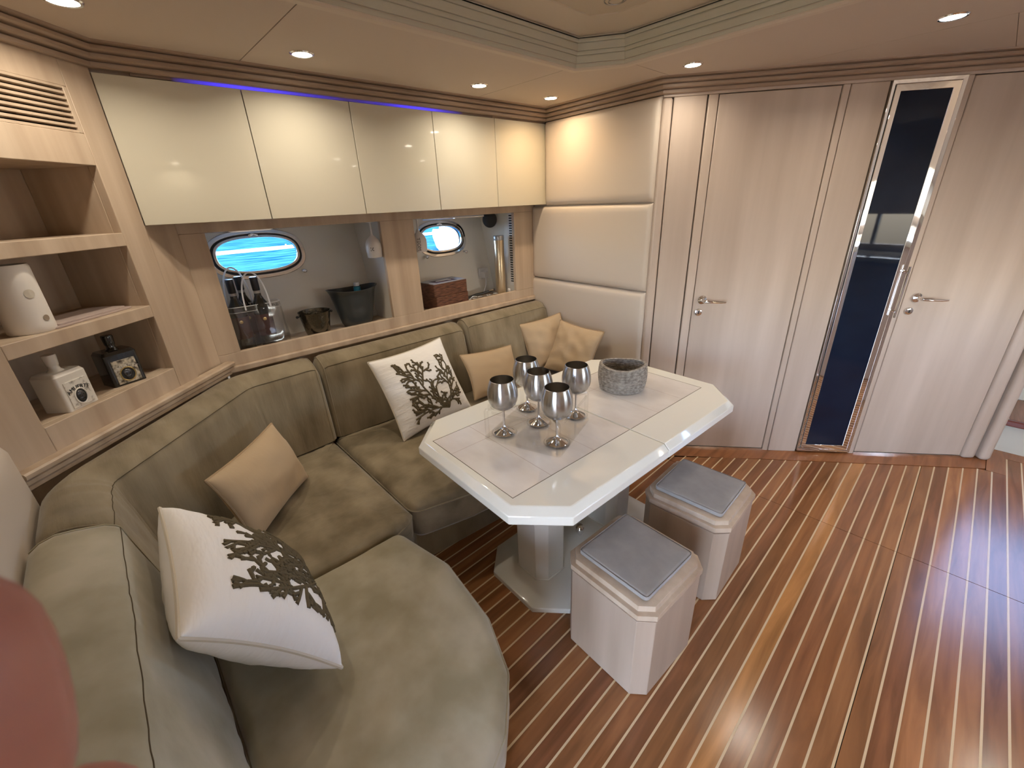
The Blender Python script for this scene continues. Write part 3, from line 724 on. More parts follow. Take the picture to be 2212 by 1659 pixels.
def backrest(label, path, fo, ztop=.85, m='suede_back', rcap=(.045,.045), th=.135, zb=.432, seed=0, wr=.004, lie=.0):
    """cross-section swept along path (wall side line, room on the right)."""
    o = E('back_cushion', (path[0][0], path[0][1], zb), label=label, cat='cushion', group='sofa back cushions')
    # resample the path
    P = [Vector(p) for p in path]; S = []; L = 0
    for i in range(len(P)-1):
        k = max(2, int((P[i+1]-P[i]).length/.018))
        for j in range(k+(i == len(P)-2)): S.append(P[i]+(P[i+1]-P[i])*j/k)
    acc = [0]
    for i in range(1, len(S)): acc.append(acc[-1]+(S[i]-S[i-1]).length)
    tot = acc[-1]
    sec = [(0,zb),(.0,.62),(0,ztop-.05),(.008,ztop-.018),(.028,ztop-.004),(.055,ztop+.002),(.085,ztop-.004),(th-.022,ztop-.018),(th-.006,ztop-.030),(th,ztop-.038)]
    fr = [(.12,.10),(.3,.35),(.5,.6),(.7,.8),(.88,.95),(1,1)]
    nb = len(sec)+len(fr); v = []; f = []
    off = lambda d: offset([(p.x,p.y) for p in S], d)
    cache = {}
    def pt(i, d):
        key = round(d, 4)
        if key not in cache: cache[key] = off(d)
        return cache[key][i]
    for i in range(len(S)):
        fo_i = fo(acc[i]/tot) if callable(fo) else fo
        row = list(sec)+[(th+(fo_i-th)*b, ztop-.038-(ztop-.038-zb)*a) for a, b in fr]
        e = min(acc[i], tot-acc[i]); rc = rcap[0] if acc[i] < tot/2 else rcap[1]
        dz = 0; shrink = 1
        if rc and e < rc: dz = rc-math.sqrt(max(0, rc*rc-(rc-e)**2)); shrink = 1-.12*(dz/rc)
        for (d, z) in row:
            zz_ = z-(dz if z > .62 else 0)
            dd = d*shrink
            x, y = pt(i, round(dd, 3))
            if d > .02 and 0 < i < len(S)-1:
                q = wr*(nz((x, y, z), 6, seed)+.6*nz((acc[i]*30, z*3, d), 1, seed))
                nrm = offset([(S[max(0,i-1)].x,S[max(0,i-1)].y),(S[min(len(S)-1,i+1)].x,S[min(len(S)-1,i+1)].y)], q)
                x += nrm[0][0]-S[max(0,i-1)].x; y += nrm[0][1]-S[max(0,i-1)].y; zz_ += .5*q
            v.append((x-path[0][0], y-path[0][1], zz_-zb))
    for i in range(len(S)-1):
        for j in range(nb): j2 = (j+1)%nb; f.append((i*nb+j, (i+1)*nb+j, (i+1)*nb+j2, i*nb+j2))
    f.append(tuple(range(nb))); f.append(tuple((len(S)-1)*nb+j for j in range(nb))[::-1])
    MB().add(v, f).build('cover', m, o, smooth=55)
    j = len(sec)-1
    seam_pts = [Vector(v[i*nb+j]) for i in range(1, len(S)-1)]
    MB().tube(seam_pts, .0011, 6).build('seam', 'seam', o)
    for i in (1, len(S)-2):
        MB().tube([Vector(v[i*nb+jj])*1.0 for jj in range(3, nb)], .0030, 6).build('piping', m, o)
    return o
def arc(pts, rad, n=5):
    out = [pts[0]]
    for i in range(1, len(pts)-1):
        p = Vector(pts[i]); a = Vector(pts[i-1])-p; b = Vector(pts[i+1])-p; t = min(rad, a.length*.45, b.length*.45)
        a.normalize(); b.normalize()
        for k in range(n+1):
            s = k/n; q = (p+a*t)*(1-s)**2+p*2*s*(1-s)+(p+b*t)*s*s; out.append((q.x,q.y))
    return out+[pts[-1]]
k_ = .022
w0, w1, w2, w3 = A2p(.622,k_), A2p(1.485,k_), A2p(1.500,k_), A2p(2.225,k_)
backrest('back cushion behind the white coral pillow on the hull side', [w0, w1], lambda t: .155+.045*t, seed=2, ztop=.845)
backrest('far right back cushion, under the right porthole opening', [w2, w3], lambda t: .19+.05*t, seed=5, ztop=.848, rcap=(.04,.06), th=.12)
s0 = (ES[0]+.03, ES[1]+.03)
ip = offset([(-1.27,-.326), ES, P1, (P1[0]-.0,P1[1]+.4)], .026)
dpath = arc([(-1.275,-.300), (ip[1][0]-.0,ip[1][1]), (-2.140,.255), A2p(.612,k_)], .10)
backrest('long wrinkled back cushion wrapping the sofa corner below the niches', dpath, lambda t: .20-.03*t, seed=8, wr=.009, ztop=.85, th=.140)
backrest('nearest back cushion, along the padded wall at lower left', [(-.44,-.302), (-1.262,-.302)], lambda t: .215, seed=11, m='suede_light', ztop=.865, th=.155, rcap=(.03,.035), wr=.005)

# ------------------------------------------------------------ pillows
def pillow(name, label, Wd, Ht, T, c, Rm, m, pm, pinch=.07, seed=0, motif=None, group=None, wr=.006, N=30):
    o = bpy.data.objects.new(name, None); COL.objects.link(o); o.empty_display_size = .05
    Mx = Matrix(Rm).to_4x4(); Mx.translation = Vector(c); o.matrix_world = Mx
    tag(o, label, 'pillow', group)
    def surf(u, v, side):
        x = Wd/2*u*(1-pinch*(1-v*v)); y = Ht/2*v*(1-pinch*(1-u*u))
        b = max(0, (1-u*u)*(1-v*v)); h = T/2*b**.42
        e = min(1, max(abs(u), abs(v))); wz = wr*(nz((u*1.2+v*.3, v*1.2, side), 2.5, seed)*1.2*b**.3+math.exp(-((1-e)/.25)**2)*.9*noise.noise(Vector((u*6 if abs(v) > abs(u) else v*6, side*3, seed)))*(1-e)**.3*2)
        sag = .02*math.sin(u*1.7+seed)*math.cos(v*1.3)
        return Vector((x, y, side*(h+wz*(b**.25))+sag*.6))
    v = []; f = []
    g = lambda t: math.sin(t*PI/2)
    for side in (1, -1):
        for j in range(N+1):
            for i in range(N+1): v.append(surf(g(-1+2*i/N), g(-1+2*j/N), side))
    for s_ in (0, 1):
        k = s_*(N+1)**2
        for j in range(N):
            for i in range(N):
                a = k+j*(N+1)+i; q = (a,a+1,a+N+2,a+N+1); f.append(q if s_ == 0 else q[::-1])
    MB().add(v, f).build('cover', m, o, smooth=80)
    pts = []
    for i in range(N): pts.append(surf(g(-1+2*i/N), -1, 1))
    for i in range(N): pts.append(surf(1, g(-1+2*i/N), 1))
    for i in range(N): pts.append(surf(g(1-2*i/N), 1, 1))
    for i in range(N): pts.append(surf(-1, g(1-2*i/N), 1))
    MB().tube(pts, .0045, 6, closed=True).build('piping', pm, o)
    if motif:
        mb = MB()
        for poly, rad in motif:
            q = []
            for (a, b) in poly:
                p = surf(a, b, 1); q.append(p+Vector((0,0,-.0012)))
            n = len(q); mb.tube(q, [rad*.8]+[rad]*(n-2)+[rad*1.1] if n > 2 else rad, 6)
        mb.build('coral_motif', 'coral_yarn', o, smooth=60)['label'] = 'olive brown embroidered coral branch'
    return o
def coral(root, Wd, Ht, seed, nb=9, size=.3, rad=.0055, span=(-80,80), lim=(-.8,.8,-.9,.8), gap=2.9):
    """branching coral in (u,v) pillow coordinates; branches keep clear of each other"""
    r = random.Random(seed); out = []; occ = []
    def free(p, own, t): 
        for q, o_ in occ:
            if o_ in own: continue
            if (p[0]-q[0])**2+(p[1]-q[1])**2 < (rad*gap)**2: return False
        return True
    cnt = [0]; queue = []
    R0 = (root[0]*Wd/2, root[1]*Ht/2)
    for i in range(nb):
        a = R(span[0]+(span[1]-span[0])*i/(nb-1)); queue.append((R0, a, size*(.75+.35*math.cos(a))*r.uniform(.85,1.1), 0, (-1,)))
    while queue:
        p, a, L, depth, own = queue.pop(0); cnt[0] += 1; me_ = cnt[0]; own2 = own+(me_,)
        st_ = rad*1.0; n = int(L/st_); q = p; pts = [p]; bend = r.uniform(-.022, .022); k0 = 0; new = []
        for k in range(n):
            a += bend+r.uniform(-.05, .05); q2 = (q[0]+math.sin(a)*st_, q[1]+math.cos(a)*st_)
            u, v_ = q2[0]*2/Wd, q2[1]*2/Ht
            if not (lim[0] < u < lim[1] and lim[2] < v_ < lim[3]): break
            if (depth == 0 and k > 7 or depth > 0 and k > 3) and not free(q2, own2, 0): break
            q = q2; pts.append(q); new.append((q, me_)); k0 += 1
            if k0 > (5 if depth == 0 else 3) and depth < 4:
                k0 = 0 if r.random() < .8 else 2; s_ = r.choice((-1, 1)); queue.append((q, a+s_*r.uniform(.55,.8), L*r.uniform(.30,.45)+rad*2, depth+1, own2))
        if len(pts) > 3 or depth == 0:
            occ.extend(new); out.append(([(x*2/Wd, y*2/Ht) for x, y in pts[::2]+([pts[-1]] if len(pts) % 2 == 0 else [])], rad))
    return [o_ for o_ in out if len(o_[0]) > 1]
# white pillow leaning on the hull-side back, coral facing the table
Rm1 = ((-0.0826,-0.4715,0.878),(0.9963,-0.0583,0.0624),(0.0218,0.8799,0.4746))
pillow('throw_pillow','white square pillow with olive coral embroidery, leaning behind the table end',.45,.42,.14,(-1.825,1.046,.628),Rm1,'white_cotton','white_piping',seed=1.3,
       motif=coral((.30,-.80),.45,.42,4,nb=9,size=.33,rad=.0052,span=(-62,24),lim=(-.66,.80,-.86,.78)))
def frame3(A, Bc, C):
    """pillow pose from three corners A,B (top edge) and C (below B)"""
    A, Bc, C = Vector(A), Vector(Bc), Vector(C)
    cx = (A+C)/2; x = (Bc-A); w_ = x.length; x.normalize(); y = (Bc-C); y -= x*y.dot(x); h_ = y.length; y.normalize(); z = x.cross(y)
    return cx, Matrix((x,y,z)).transposed(), w_, h_
c2, Rm2, w_, h_ = frame3((-.85,-.096,.765),(-1.29,-.071,.775),(-1.225,.13,.485))
pillow('throw_pillow','large white pillow with olive coral embroidery on the nearest seat cushion',.47,.40,.21,c2+Vector((0,.014,.022)),Rm2,'white_cotton','white_piping',seed=4.1,wr=.008,
       motif=coral((.05,-.90),.47,.40,9,nb=12,size=.37,rad=.0056,span=(-74,66),lim=(-.74,.72,-.95,.68)))
Rb1 = Matrix(((0.265,-0.7358,0.6232),(0.2388,0.6762,0.6969),(-0.9342,-0.0359,0.355)))
pillow('throw_pillow','plain beige lumbar pillow in the sofa corner, between the two white pillows',.275,.41,.12,(-1.625,.213,.583),Rb1,'beige_cotton','beige_piping',seed=2.2,pinch=.06)
Rb2 = Matrix(((0.0232,-0.5028,0.8641),(0.9962,0.0844,0.0224),(-0.0842,0.8603,0.5028)))
pillow('throw_pillow','small beige pillow lying behind the steel goblets',.40,.27,.10,(-1.835,1.545,.560),Rb2,'beige_cotton','beige_piping',seed=3.7,pinch=.07)
def pose(n, roll=0):
    n = Vector(n).normalized(); u = Vector((0,0,1)); u = (u-n*u.dot(n)).normalized(); r_ = u.cross(n)
    M = Matrix((r_,u,n)).transposed(); return M @ Matrix.Rotation(R(roll),3,'Z')
pillow('throw_pillow','crumpled beige pillow against the padded panels, in front of another beige one',.33,.33,.12,(-1.625,2.045,.605),pose((.12,-.88,.42),-6),'beige_cotton','beige_piping',seed=5.5,wr=.012)
pillow('throw_pillow','beige pillow half hidden in the far sofa corner behind the crumpled one',.30,.32,.10,(-1.855,2.045,.62),pose((.78,-.45,.40),10),'beige_cotton','beige_piping',seed=6.5,wr=.010)

# ------------------------------------------------------------ table
TA = R(-3)
tb = E('dining_table', (-.945,1.268,0), TA, label='glossy cream table with cut corners on a twin-column pedestal', cat='table')
hx_, hy_, ch = .387, .628, .130
for nm, sgn in (('near_leaf',-1),('far_leaf',1)):
    def half(poly, yc, s):
        out = []
        for i in range(len(poly)):
            p, q = poly[i], poly[(i+1)%len(poly)]; ip, iq = s*p[1] >= s*yc, s*q[1] >= s*yc
            if ip: out.append(p)
            if ip != iq: t = (yc-p[1])/(q[1]-p[1]); out.append((p[0]+t*(q[0]-p[0]), yc))
        return out
    ys = .002*sgn
    P0 = half(cham(hx_, hy_, ch), ys, sgn); P1_ = half(cham(hx_-.022, hy_-.022, ch-.009), ys, sgn); P2 = half(cham(hx_-.004,hy_-.004,ch-.002), ys, sgn)
    n = len(P0); mb = MB(); v = []; rows = [(P2,.648),(P0,.652),(P0,.680),(P1_,.700)]
    for P, z in rows: v += [(x,y,z) for x,y in P]
    f = [tuple(range(n-1,-1,-1)), tuple(range(3*n,4*n))]
    for r_ in range(3):
        for i in range(n): j = (i+1)%n; f.append((r_*n+i, r_*n+j, (r_+1)*n+j, (r_+1)*n+i))
    mb.add(v, f).build('table_leaf', 'table_lacquer', tb, bevel=.0025, seg=2)
    ix0, ix1 = -.228, .225; y0, y1 = (-.582, -.004) if sgn < 0 else (.004, .535)
    mbp = MB().box(ix0, ix1, y0, y1, .6985, .7006); ins = mbp.build('inset_panel', 'table_insert', tb, smooth=0)
    ins['label'] = 'pale pinkish stone-look inset panel'
    for q in ((ix0, y0, ix0+.0018, y1), (ix1-.0018, y0, ix1, y1), (ix0, y0 if sgn < 0 else y1-.0018, ix1, y0+.0018 if sgn < 0 else y1)):
        B(q[0],q[2],q[1],q[3],.7004,.7009).build('inset_border','seam',tb,smooth=0)
    for (a, b_, c_, d_) in ([(-.105,-.58,-.1035,-.004),(-.228,-.42,.225,-.4185),(-.228,-.21,.225,-.2085)] if sgn < 0 else [(-.105,.004,-.1035,.53),(-.228,.19,.225,.1915),(-.228,.37,.225,.3715)]):
        B(a,c_,b_,d_,.7005,.70075).build('joint_line','magazine',tb,smooth=0)
B(-.24,.24,-.44,.44,.615,.648).build('underframe','table_base',tb,bevel=.006)
def col(cy):
    hx2, hy2, c = .092, .082, .038
    MB().prism(cham(hx2,hy2,c,-.005,cy), .05, .62).prism(cham(hx2+.004,hy2+.004,c,-.005,cy), .045, .056).build('column','table_base',tb,bevel=.002)
col(-.255); col(.20)
bs = MB(); v = []; f = []
rows = [(cham(.228,.428,.105),0),(cham(.228,.428,.105),.022),(cham(.222,.422,.103),.026),(cham(.135,.335,.07),.052)]
for P, z in rows: v += [(x,y,z) for x,y in P]
f = [tuple(range(7,-1,-1)), tuple(range(24,32))]
for r_ in range(3):
    for i in range(8): j = (i+1)%8; f.append((r_*8+i, r_*8+j, (r_+1)*8+j, (r_+1)*8+i))
bs.add(v, f).build('pedestal_base','table_base',tb,bevel=.002)
kb = MB().lathe([(.010,.05),(.010,.066),(.019,.070),(.021,.074),(.021,.094),(.017,.101),(.002,.102)],24,c=(.0,.0)).build('lock_knob','chrome',tb); kb.location = (.003,-.008,0); kb['label'] = 'round chrome knob'

# goblets
def goblet(p, label):
    o = E('goblet', p, label=label, cat='goblet', group='brushed steel goblets')
    MB().lathe([(.0385,0),(.039,.0015),(.034,.005),(.022,.012),(.010,.019),(.005,.026),(.0042,.034),(.0042,.088),(.0052,.094),(.009,.098)],40).build('stem','polished_steel',o,smooth=60)
    bw = [(.004,.0965),(.018,.098),(.033,.105),(.045,.117),(.0525,.133),(.0555,.150),(.0550,.168),(.0515,.188),(.0470,.203),(.0430,.213)]
    MB().lathe(bw,48,capb=True).build('bowl','brushed_steel',o,smooth=70)
    inn = [(r-.0012,z+.001) for r,z in bw[1:]]
    MB().lathe([(bw[-1][0],bw[-1][1])]+inn[::-1]+[(.001,.0995)],48,capb=False).build('bowl_lining','steel_inside',o,smooth=70)
TZ = .7008
gob = [((-1.045,.915),'steel goblet at the left corner of the acrylic rack'),((-.854,.992),'steel goblet nearest the camera at the front corner of the rack'),
       ((-.935,1.199),'steel goblet beside the rope basket'),((-1.127,1.121),'steel goblet at the back corner of the rack, by the small beige pillow'),((-1.001,1.056),'steel goblet in the middle of the acrylic rack')]
for (x,y),lab in gob: goblet((x,y,TZ+.008), lab)
rk = E('acrylic_rack', (-.977,1.027,TZ), R(18), label='clear acrylic rack holding the five steel goblets on the table', cat='rack')
S_ = .152
MB().prism(roundpoly([(-S_,-S_),(S_,-S_),(S_,S_),(-S_,S_)],.018), 0, .007).build('bottom_plate','clear_plastic',rk,bevel=.001)
M18 = Matrix.Rotation(-R(18),4,'Z')
for (x,y),lab in gob:
    q = M18 @ Vector((x+.977,y-1.027,0)); ring_ = [(q.x+.046*math.cos(2*PI*k/32),q.y+.046*math.sin(2*PI*k/32),.118) for k in range(32)]
    MB().tube(ring_,.0028,6,closed=True).build('holder_ring','clear_plastic',rk)
    MB().tube([(a,b,.0085) for a,b,c_ in ring_],.0022,6,closed=True).build('foot_ring','clear_plastic',rk)
for sx in (-1,1):
    for sy in (-1,1):
        x,y = sx*(S_-.012), sy*(S_-.012)
        MB().tube([(x,y,.006),(x,y,.112),(x-sx*.004,y-sy*.004,.119),(x-sx*.03,y-sy*.03,.121)],.0075,12).build('post','clear_plastic',rk)
for a in range(4):
    m_ = Matrix.Rotation(a*PI/2,4,'Z')
    MB().box(-.11,.11,-S_,-S_+.004,.112,.122).xf(m_).build('top_rim','clear_plastic',rk,bevel=.001)
    MB().tube([m_ @ Vector(p) for p in ((-.135,-.135,.119),(-.06,-.06,.119))],.004,8).build('strut','clear_plastic',rk)

# rope basket: stacked coils
bk = E('rope_basket', (-.958,1.562,TZ), R(35), label='round grey coiled rope basket on the table', cat='basket')
NC = 13; ro = []; 
for side in (0,):
    mb = MB(); n = 64; v = []; f = []; prof = []
    for i in range(NC):
        for a in (-84,-50,0,50,84): z = .0048+i*.0090; prof.append((.0055*math.cos(R(a)), z+.0046*math.sin(R(a))))
    def rad(z, th): 
        t = z/(NC*.0090); base = .083+.008*math.sin(PI*min(1,t*.9))
        return base*(1+.02*math.cos(2*th)*t+.05*t*t*math.exp(-((th-5.6)/.35)**2)*0-.06*t**2*math.exp(-((th-5.4)/.5)**2))
    rows = [(z, o_, 1) for o_, z in prof]+[(z, o_, -1) for o_, z in prof[::-1]]
    for (z, o_, sd) in rows:
        for k in range(n):
            th = 2*PI*k/n; r_ = rad(z, th)+sd*(o_+.001); zz2 = z+.005*(z/.117)**3*math.cos(2*th)
            v.append((r_*1.10*math.cos(th), r_*.98*math.sin(th), zz2))
    m_ = len(rows)
    for i in range(m_-1):
        for k in range(n): k2=(k+1)%n; f.append((i*n+k,i*n+k2,(i+1)*n+k2,(i+1)*n+k))
    mb.add(v, f).build('coiled_wall','rope',bk,smooth=50)
MB().lathe([(.084,0),(.086,.004),(.001,.006)],48,sx=1.08,sy=.97,capb=True).build('bottom','rope',bk)
so = E('black_lighter_case', (-.975,1.56,TZ+.008), R(20), label='small dark object lying inside the rope basket', cat='case')
B(-.035,.035,-.02,.02,0,.02).build('case','black_plastic',so,bevel=.004)

# ------------------------------------------------------------ stools
def stool(loc, rz, label):
    o = E('stool', (*loc,0), rz, label=label, cat='stool', group='box stools with grey suede tops')
    H0, c = .168, .040
    MB().prism(cham(H0,H0,c), .003, .342).build('body','maple_stool',o,bevel=.002)
    MB().prism(cham(H0-.004,H0-.004,c), .342, .352).build('shadow_gap','maple_dark',o)
    rows = [(cham(H0+.003,H0+.003,c+.001),.352),(cham(H0+.004,H0+.004,c+.001),.3525),(cham(H0+.004,H0+.004,c+.001),.372),(cham(H0-.010,H0-.010,c-.004),.3735),(cham(H0-.011,H0-.011,c-.004),.392),(cham(H0-.020,H0-.020,c-.007),.3945)]
    v = []; f = []
    for P, z in rows: v += [(x,y,z) for x,y in P]
    m_ = len(rows); f = [tuple(range(7,-1,-1)), tuple((m_-1)*8+i for i in range(8))]
    for r_ in range(m_-1):
        for i in range(8): j=(i+1)%8; f.append((r_*8+i,r_*8+j,(r_+1)*8+j,(r_+1)*8+i))
    MB().add(v, f).build('stepped_lid','maple',o,bevel=.0008)
    pl = roundpoly([(-.132,-.132),(.132,-.132),(.132,.132),(-.132,.132)], .016)
    cushion('seat_pad', pl, .392, .414, .012, .004, o, 'grey_suede', wr=.0012, seam_=False)
stool((-.527,1.013), R(-3.5), 'nearest box stool of pale maple with a grey suede top')
stool((-.530,1.512), R(1.5), 'farther box stool of pale maple, beside the table towards the doors')

# ------------------------------------------------------------ things in the niches (S frame)
def Sp(s, d, z):   # s along wall from the right edge, d into the niche
    a = S_ANG; return (P1[0]-s*math.cos(a)-d*math.sin(a)*1.0, P1[1]-s*math.sin(a)+d*math.cos(a), z)
SR = S_ANG
vs = E('porcelain_tube', Sp(.425,.068,1.2125), SR, label='tall white porcelain tube with a round hole, on the middle shelf', cat='vase')
prof = [(.050,0),(.052,.003)]+[(.052, z) for z in (.02,.05,.08,.11,.14,.178)]+[(.049,.185)]
mb = MB().lathe(prof,48,capb=True); mb.lathe([(.049,.185),(.044,.185),(.043,.02)],48,capb=False); mb.build('tube','porcelain',vs,smooth=50)
def disc_on(parent, ang, z, r, name, m, rc=.0525):
    c = Vector((math.cos(ang)*rc, math.sin(ang)*rc, z)); n = Vector((math.cos(ang),math.sin(ang),0)); t = Vector((-n.y,n.x,0)); pts = []; v = [tuple(c+n*.0006)]
    for k in range(20):
        a = 2*PI*k/20; th = ang+math.cos(a)*r/rc; v.append((math.cos(th)*(rc+.0006), math.sin(th)*(rc+.0006), z+math.sin(a)*r))
    f = [(0,1+k,1+(k+1)%20) for k in range(20)]; return MB().add(v,f).build(name,m,parent,smooth=0)
disc_on(vs, R(-84), .038, .0085, 'round_hole','porcelain_hole'); disc_on(vs, R(-98), .108, .012, 'oval_hole','white_piping')
mg = E('flat_tray', Sp(.285,.10,1.2125), SR+R(3), label='thin flat mauve tray lying on the middle shelf beside the white tube', cat='tray')
MB().prism(roundpoly([(-.13,-.075),(.15,-.075),(.15,.06),(-.13,.06)],.01),0,.006).build('lower_plate','magazine',mg,bevel=.001)
MB().prism(roundpoly([(-.11,-.07),(.13,-.07),(.13,.05),(-.11,.05)],.01),.006,.012).build('upper_plate','magazine',mg,bevel=.001)

def liquor(name, loc, rz, m, label, ml, mt, sk, ring):
    o = E(name, loc, rz, label=label, cat='bottle')
    w_, d_, h_ = .048, .040, .108
    pl = roundpoly([(-w_,-d_),(w_,-d_),(w_,d_),(-w_,d_)], .009)
    pl2 = roundpoly([(-w_+.006,-d_+.006),(w_-.006,-d_+.006),(w_-.006,d_-.006),(-w_+.006,d_-.006)], .008)
    mb = MB().prism(pl, 0.0, h_); n = len(pl)
    mb.prism(pl, h_, h_+.010, pl2)
    mb.lathe([(.021,h_+.009),(.014,h_+.016),(.0125,h_+.022),(.0125,h_+.030)],28,capb=False,capt=True)
    mb.build('body', m, o, smooth=45)
    MB().lathe([(.0140,h_+.028),(.0145,h_+.030),(.0165,h_+.056),(.0155,h_+.060),(.001,h_+.0605)],28).build('stopper', m, o, smooth=45)
    MB().prism([(-.034,-.006),(.034,-.006),(.034,0.0),(-.034,0.0)],.006,.088).xf(Matrix.Translation((0,-d_+.004,0))).build('label_plate', ml, o, bevel=.001)
    Mt = Matrix.Translation((0,-d_-.0026,.064)) @ Matrix.Rotation(R(90),4,'X')
    text('AMUERTE', .0165, mt, o, Mt, curve=.055)
    hx3 = MB(); rr = [(.021*math.cos(2*PI*k/28)*(.85 if ring == 'label_white' else 1), -d_-.003, .036+.0235*math.sin(2*PI*k/28)) for k in range(28)]
    hx3.tube(rr,.0022,6,closed=True).build('oval_rim', 'brass' if ring != 'label_white' else 'porcelain', o)
    v = [(0,-d_-.0028,.036)]+[(x*.97,-d_-.0028,.036+(z-.036)*.97) for x,_,z in rr]; MB().add(v,[(0,1+k,1+(k+1)%28) for k in range(28)]).build('oval_field','black_matte',o,smooth=0)
    s_ = MB().ball((0,-d_-.002,.041),(.0125,.006,.0125),16,10).ball((0,-d_-.002,.028),(.0085,.005,.008),12,8).build('skull_relief', sk, o)
    fe = MB()
    for sx in (-1,1): fe.ball((sx*.0052,-d_-.0072,.040),(.0034,.0015,.0036),10,6)
    fe.ball((0,-d_-.0075,.034),(.0016,.0012,.0024),8,6)
    for k in range(5): fe.box(-.006+k*.003-.0004,-.006+k*.003+.0004,-d_-.0078,-d_-.006,.024,.029)
    fe.build('skull_sockets','black_matte',o)
    return o
liquor('liquor_bottle', Sp(.425,.062,.9725), SR+R(2), 'ceramic_white','white square liquor bottle with an engraved skull label in the lowest niche','label_white','ink','skull_grey','label_white')
liquor('liquor_bottle', Sp(.228,.072,.9725), SR-R(22), 'ceramic_black','black square liquor bottle with a silver skull label in the lowest niche','label_silver','label_white','skull_grey','label_silver')

# ------------------------------------------------------------ things in the left opening
RZ = .9005
def wine(x, y, label, s=1.0):
    o = E('wine_bottle', (x,y,RZ), rng.uniform(0,6), label=label, cat='bottle', group='dark wine bottles in the clear bag')
    MB().lathe([(.030*s,0),(.036*s,.004),(.0365*s,.02),(.0365*s,.185),(.034*s,.205),(.022*s,.226),(.0148*s,.244),(.0138*s,.262)],32).build('glass_body','bottle_glass',o,smooth=60)
    MB().lathe([(.0142*s,.256),(.0142*s,.268),(.0144*s,.269)],24,capb=False).build('neck_band','neck_band',o,smooth=60)
    MB().lathe([(.0145*s,.268),(.0158*s,.270),(.0165*s,.326),(.0158*s,.330),(.001,.3305)],28).build('capsule','black_plastic',o,smooth=60)
    MB().lathe([(.0368*s,.06),(.0370*s,.061),(.0370*s,.160),(.0368*s,.161)],32,capb=False).build('paper_label','bottle_label',o,smooth=60)
    dsk = MB().ball((0,0,0),(.008,.008,.003),12,6).xf(Matrix.Translation((.0365*s*math.cos(-.15-o.rotation_euler.z),.0365*s*math.sin(-.15-o.rotation_euler.z),.140)) @ Matrix.Rotation(-.15-o.rotation_euler.z,4,'Z') @ Matrix.Rotation(R(90),4,'Y'))
    dsk.build('seal','gold_dot',o)
    return o
wine(-2.285,.405,'dark wine bottle at the left end of the bag, by the opening edge'); wine(-2.355,.455,'dark wine bottle at the back between the other two'); wine(-2.268,.500,'dark wine bottle at the right inside the bag, under the cord handle')
bag = E('clear_carrier_bag', (-2.285,.475,RZ), R(87), label='clear plastic carrier bag with white cord handles around the wine bottles', cat='bag')
v = []; f = []; n = 40; lev = 12
for j in range(lev+1):
    t = j/lev; z = .003+t*.205; hw = .118-.006*t; hd = .058*(1-.25*t)
    for k in range(n):
        a = 2*PI*k/n; c, s = math.cos(a), math.sin(a)
        x = hw*math.copysign(abs(c)**.45, c); y = hd*math.copysign(abs(s)**.6, s)
        q = .007*nz((x*1.5,y*1.5,z),22,3)*(1.6-t)
        v.append((x+q, y+q, z))
for j in range(lev):
    for k in range(n): k2=(k+1)%n; f.append((j*n+k,j*n+k2,(j+1)*n+k2,(j+1)*n+k))
f.append(tuple(range(n-1,-1,-1)))
MB().add(v,f).build('plastic_sleeve','bag_plastic',bag,smooth=30)
band = MB(); 
top = [Vector(v[lev*n+k]) for k in range(n)]; band.tube([tuple(p) for p in top],.0016,6,closed=True); band.tube([(p.x,p.y,p.z-.024) for p in top],.0010,6,closed=True)
band.build('folded_hem','frosted',bag)
for sy, dx, ph in ((-1,.01,.165),(1,-.045,.185)):
    pts = []
    for k in range(25):
        a = PI*k/24; pts.append((.052*math.cos(a)+dx, sy*.043, .19+ph*max(0,math.sin(a))**.8))
    MB().tube(pts,.0034,8).build('cord_handle','white_cord',bag)
text('ELEI', .016,'ink',bag, Matrix.Translation((.082,-.046,.196)) @ Matrix.Rotation(R(90),4,'X') @ Matrix.Rotation(0,4,'Y'))
fo_ = MB()
for k in range(5):
    x = -.08+k*.04; fo_.tube([(x,-.062,.012+.012*(k%2)),(x+.022,-.067,.02),(x+.045,-.064,.01+.008*((k+1)%2))],[.003,.006,.003],6)
fo_.build('crumpled_foot','bag_plastic',bag)

ib = E('ice_bucket', (-2.255,.728,RZ), 0, label='small hammered dark metal ice bucket with knob handles', cat='bucket')
MB().lathe([(.052,0),(.054,.003),(.060,.03),(.070,.09),(.077,.122),(.079,.128),(.075,.127),(.068,.09),(.056,.02),(.001,.018)],48).build('pail','hammered',ib,smooth=50)
for s in (-1,1): MB().ball((0,s*.086,.112),.007,12,8).tube([(0,s*.076,.112),(0,s*.086,.112)],.003,8).build('knob_handle','black_plastic',ib)
bb = E('bucket', (-2.300,.965,RZ), R(90), label='large dark grey oval bucket with ribbed side', cat='bucket')
prof = [(.070,0),(.074,.004)]+[(.078+.045*(z/.20)+.0012*(i%2), z) for i,z in enumerate([.02+k*.006 for k in range(27)])]+[(.128,.196),(.136,.203),(.130,.204),(.122,.19),(.075,.012),(.001,.010)]
mb = MB(); n = 56; v = []; f = []
for r_, z in prof:
    for k in range(n):
        th = 2*PI*k/n; ext = .006*max(0,(z/.2))**4*math.cos(2*th); v.append((r_*1.04*math.cos(th), r_*.66*math.sin(th), z+ext))
m_ = len(prof)
for i in range(m_-1):
    for k in range(n): k2=(k+1)%n; f.append((i*n+k,i*n+k2,(i+1)*n+k2,(i+1)*n+k))
f.append(tuple(range(n-1,-1,-1)))
mb.add(v,f).build('pail','dark_bucket',bb,smooth=40)
bt = E('water_bottle', (-2.315,1.00,RZ+.012), 0, label='bottle with a blue label and clear cap standing in the dark grey bucket', cat='bottle')
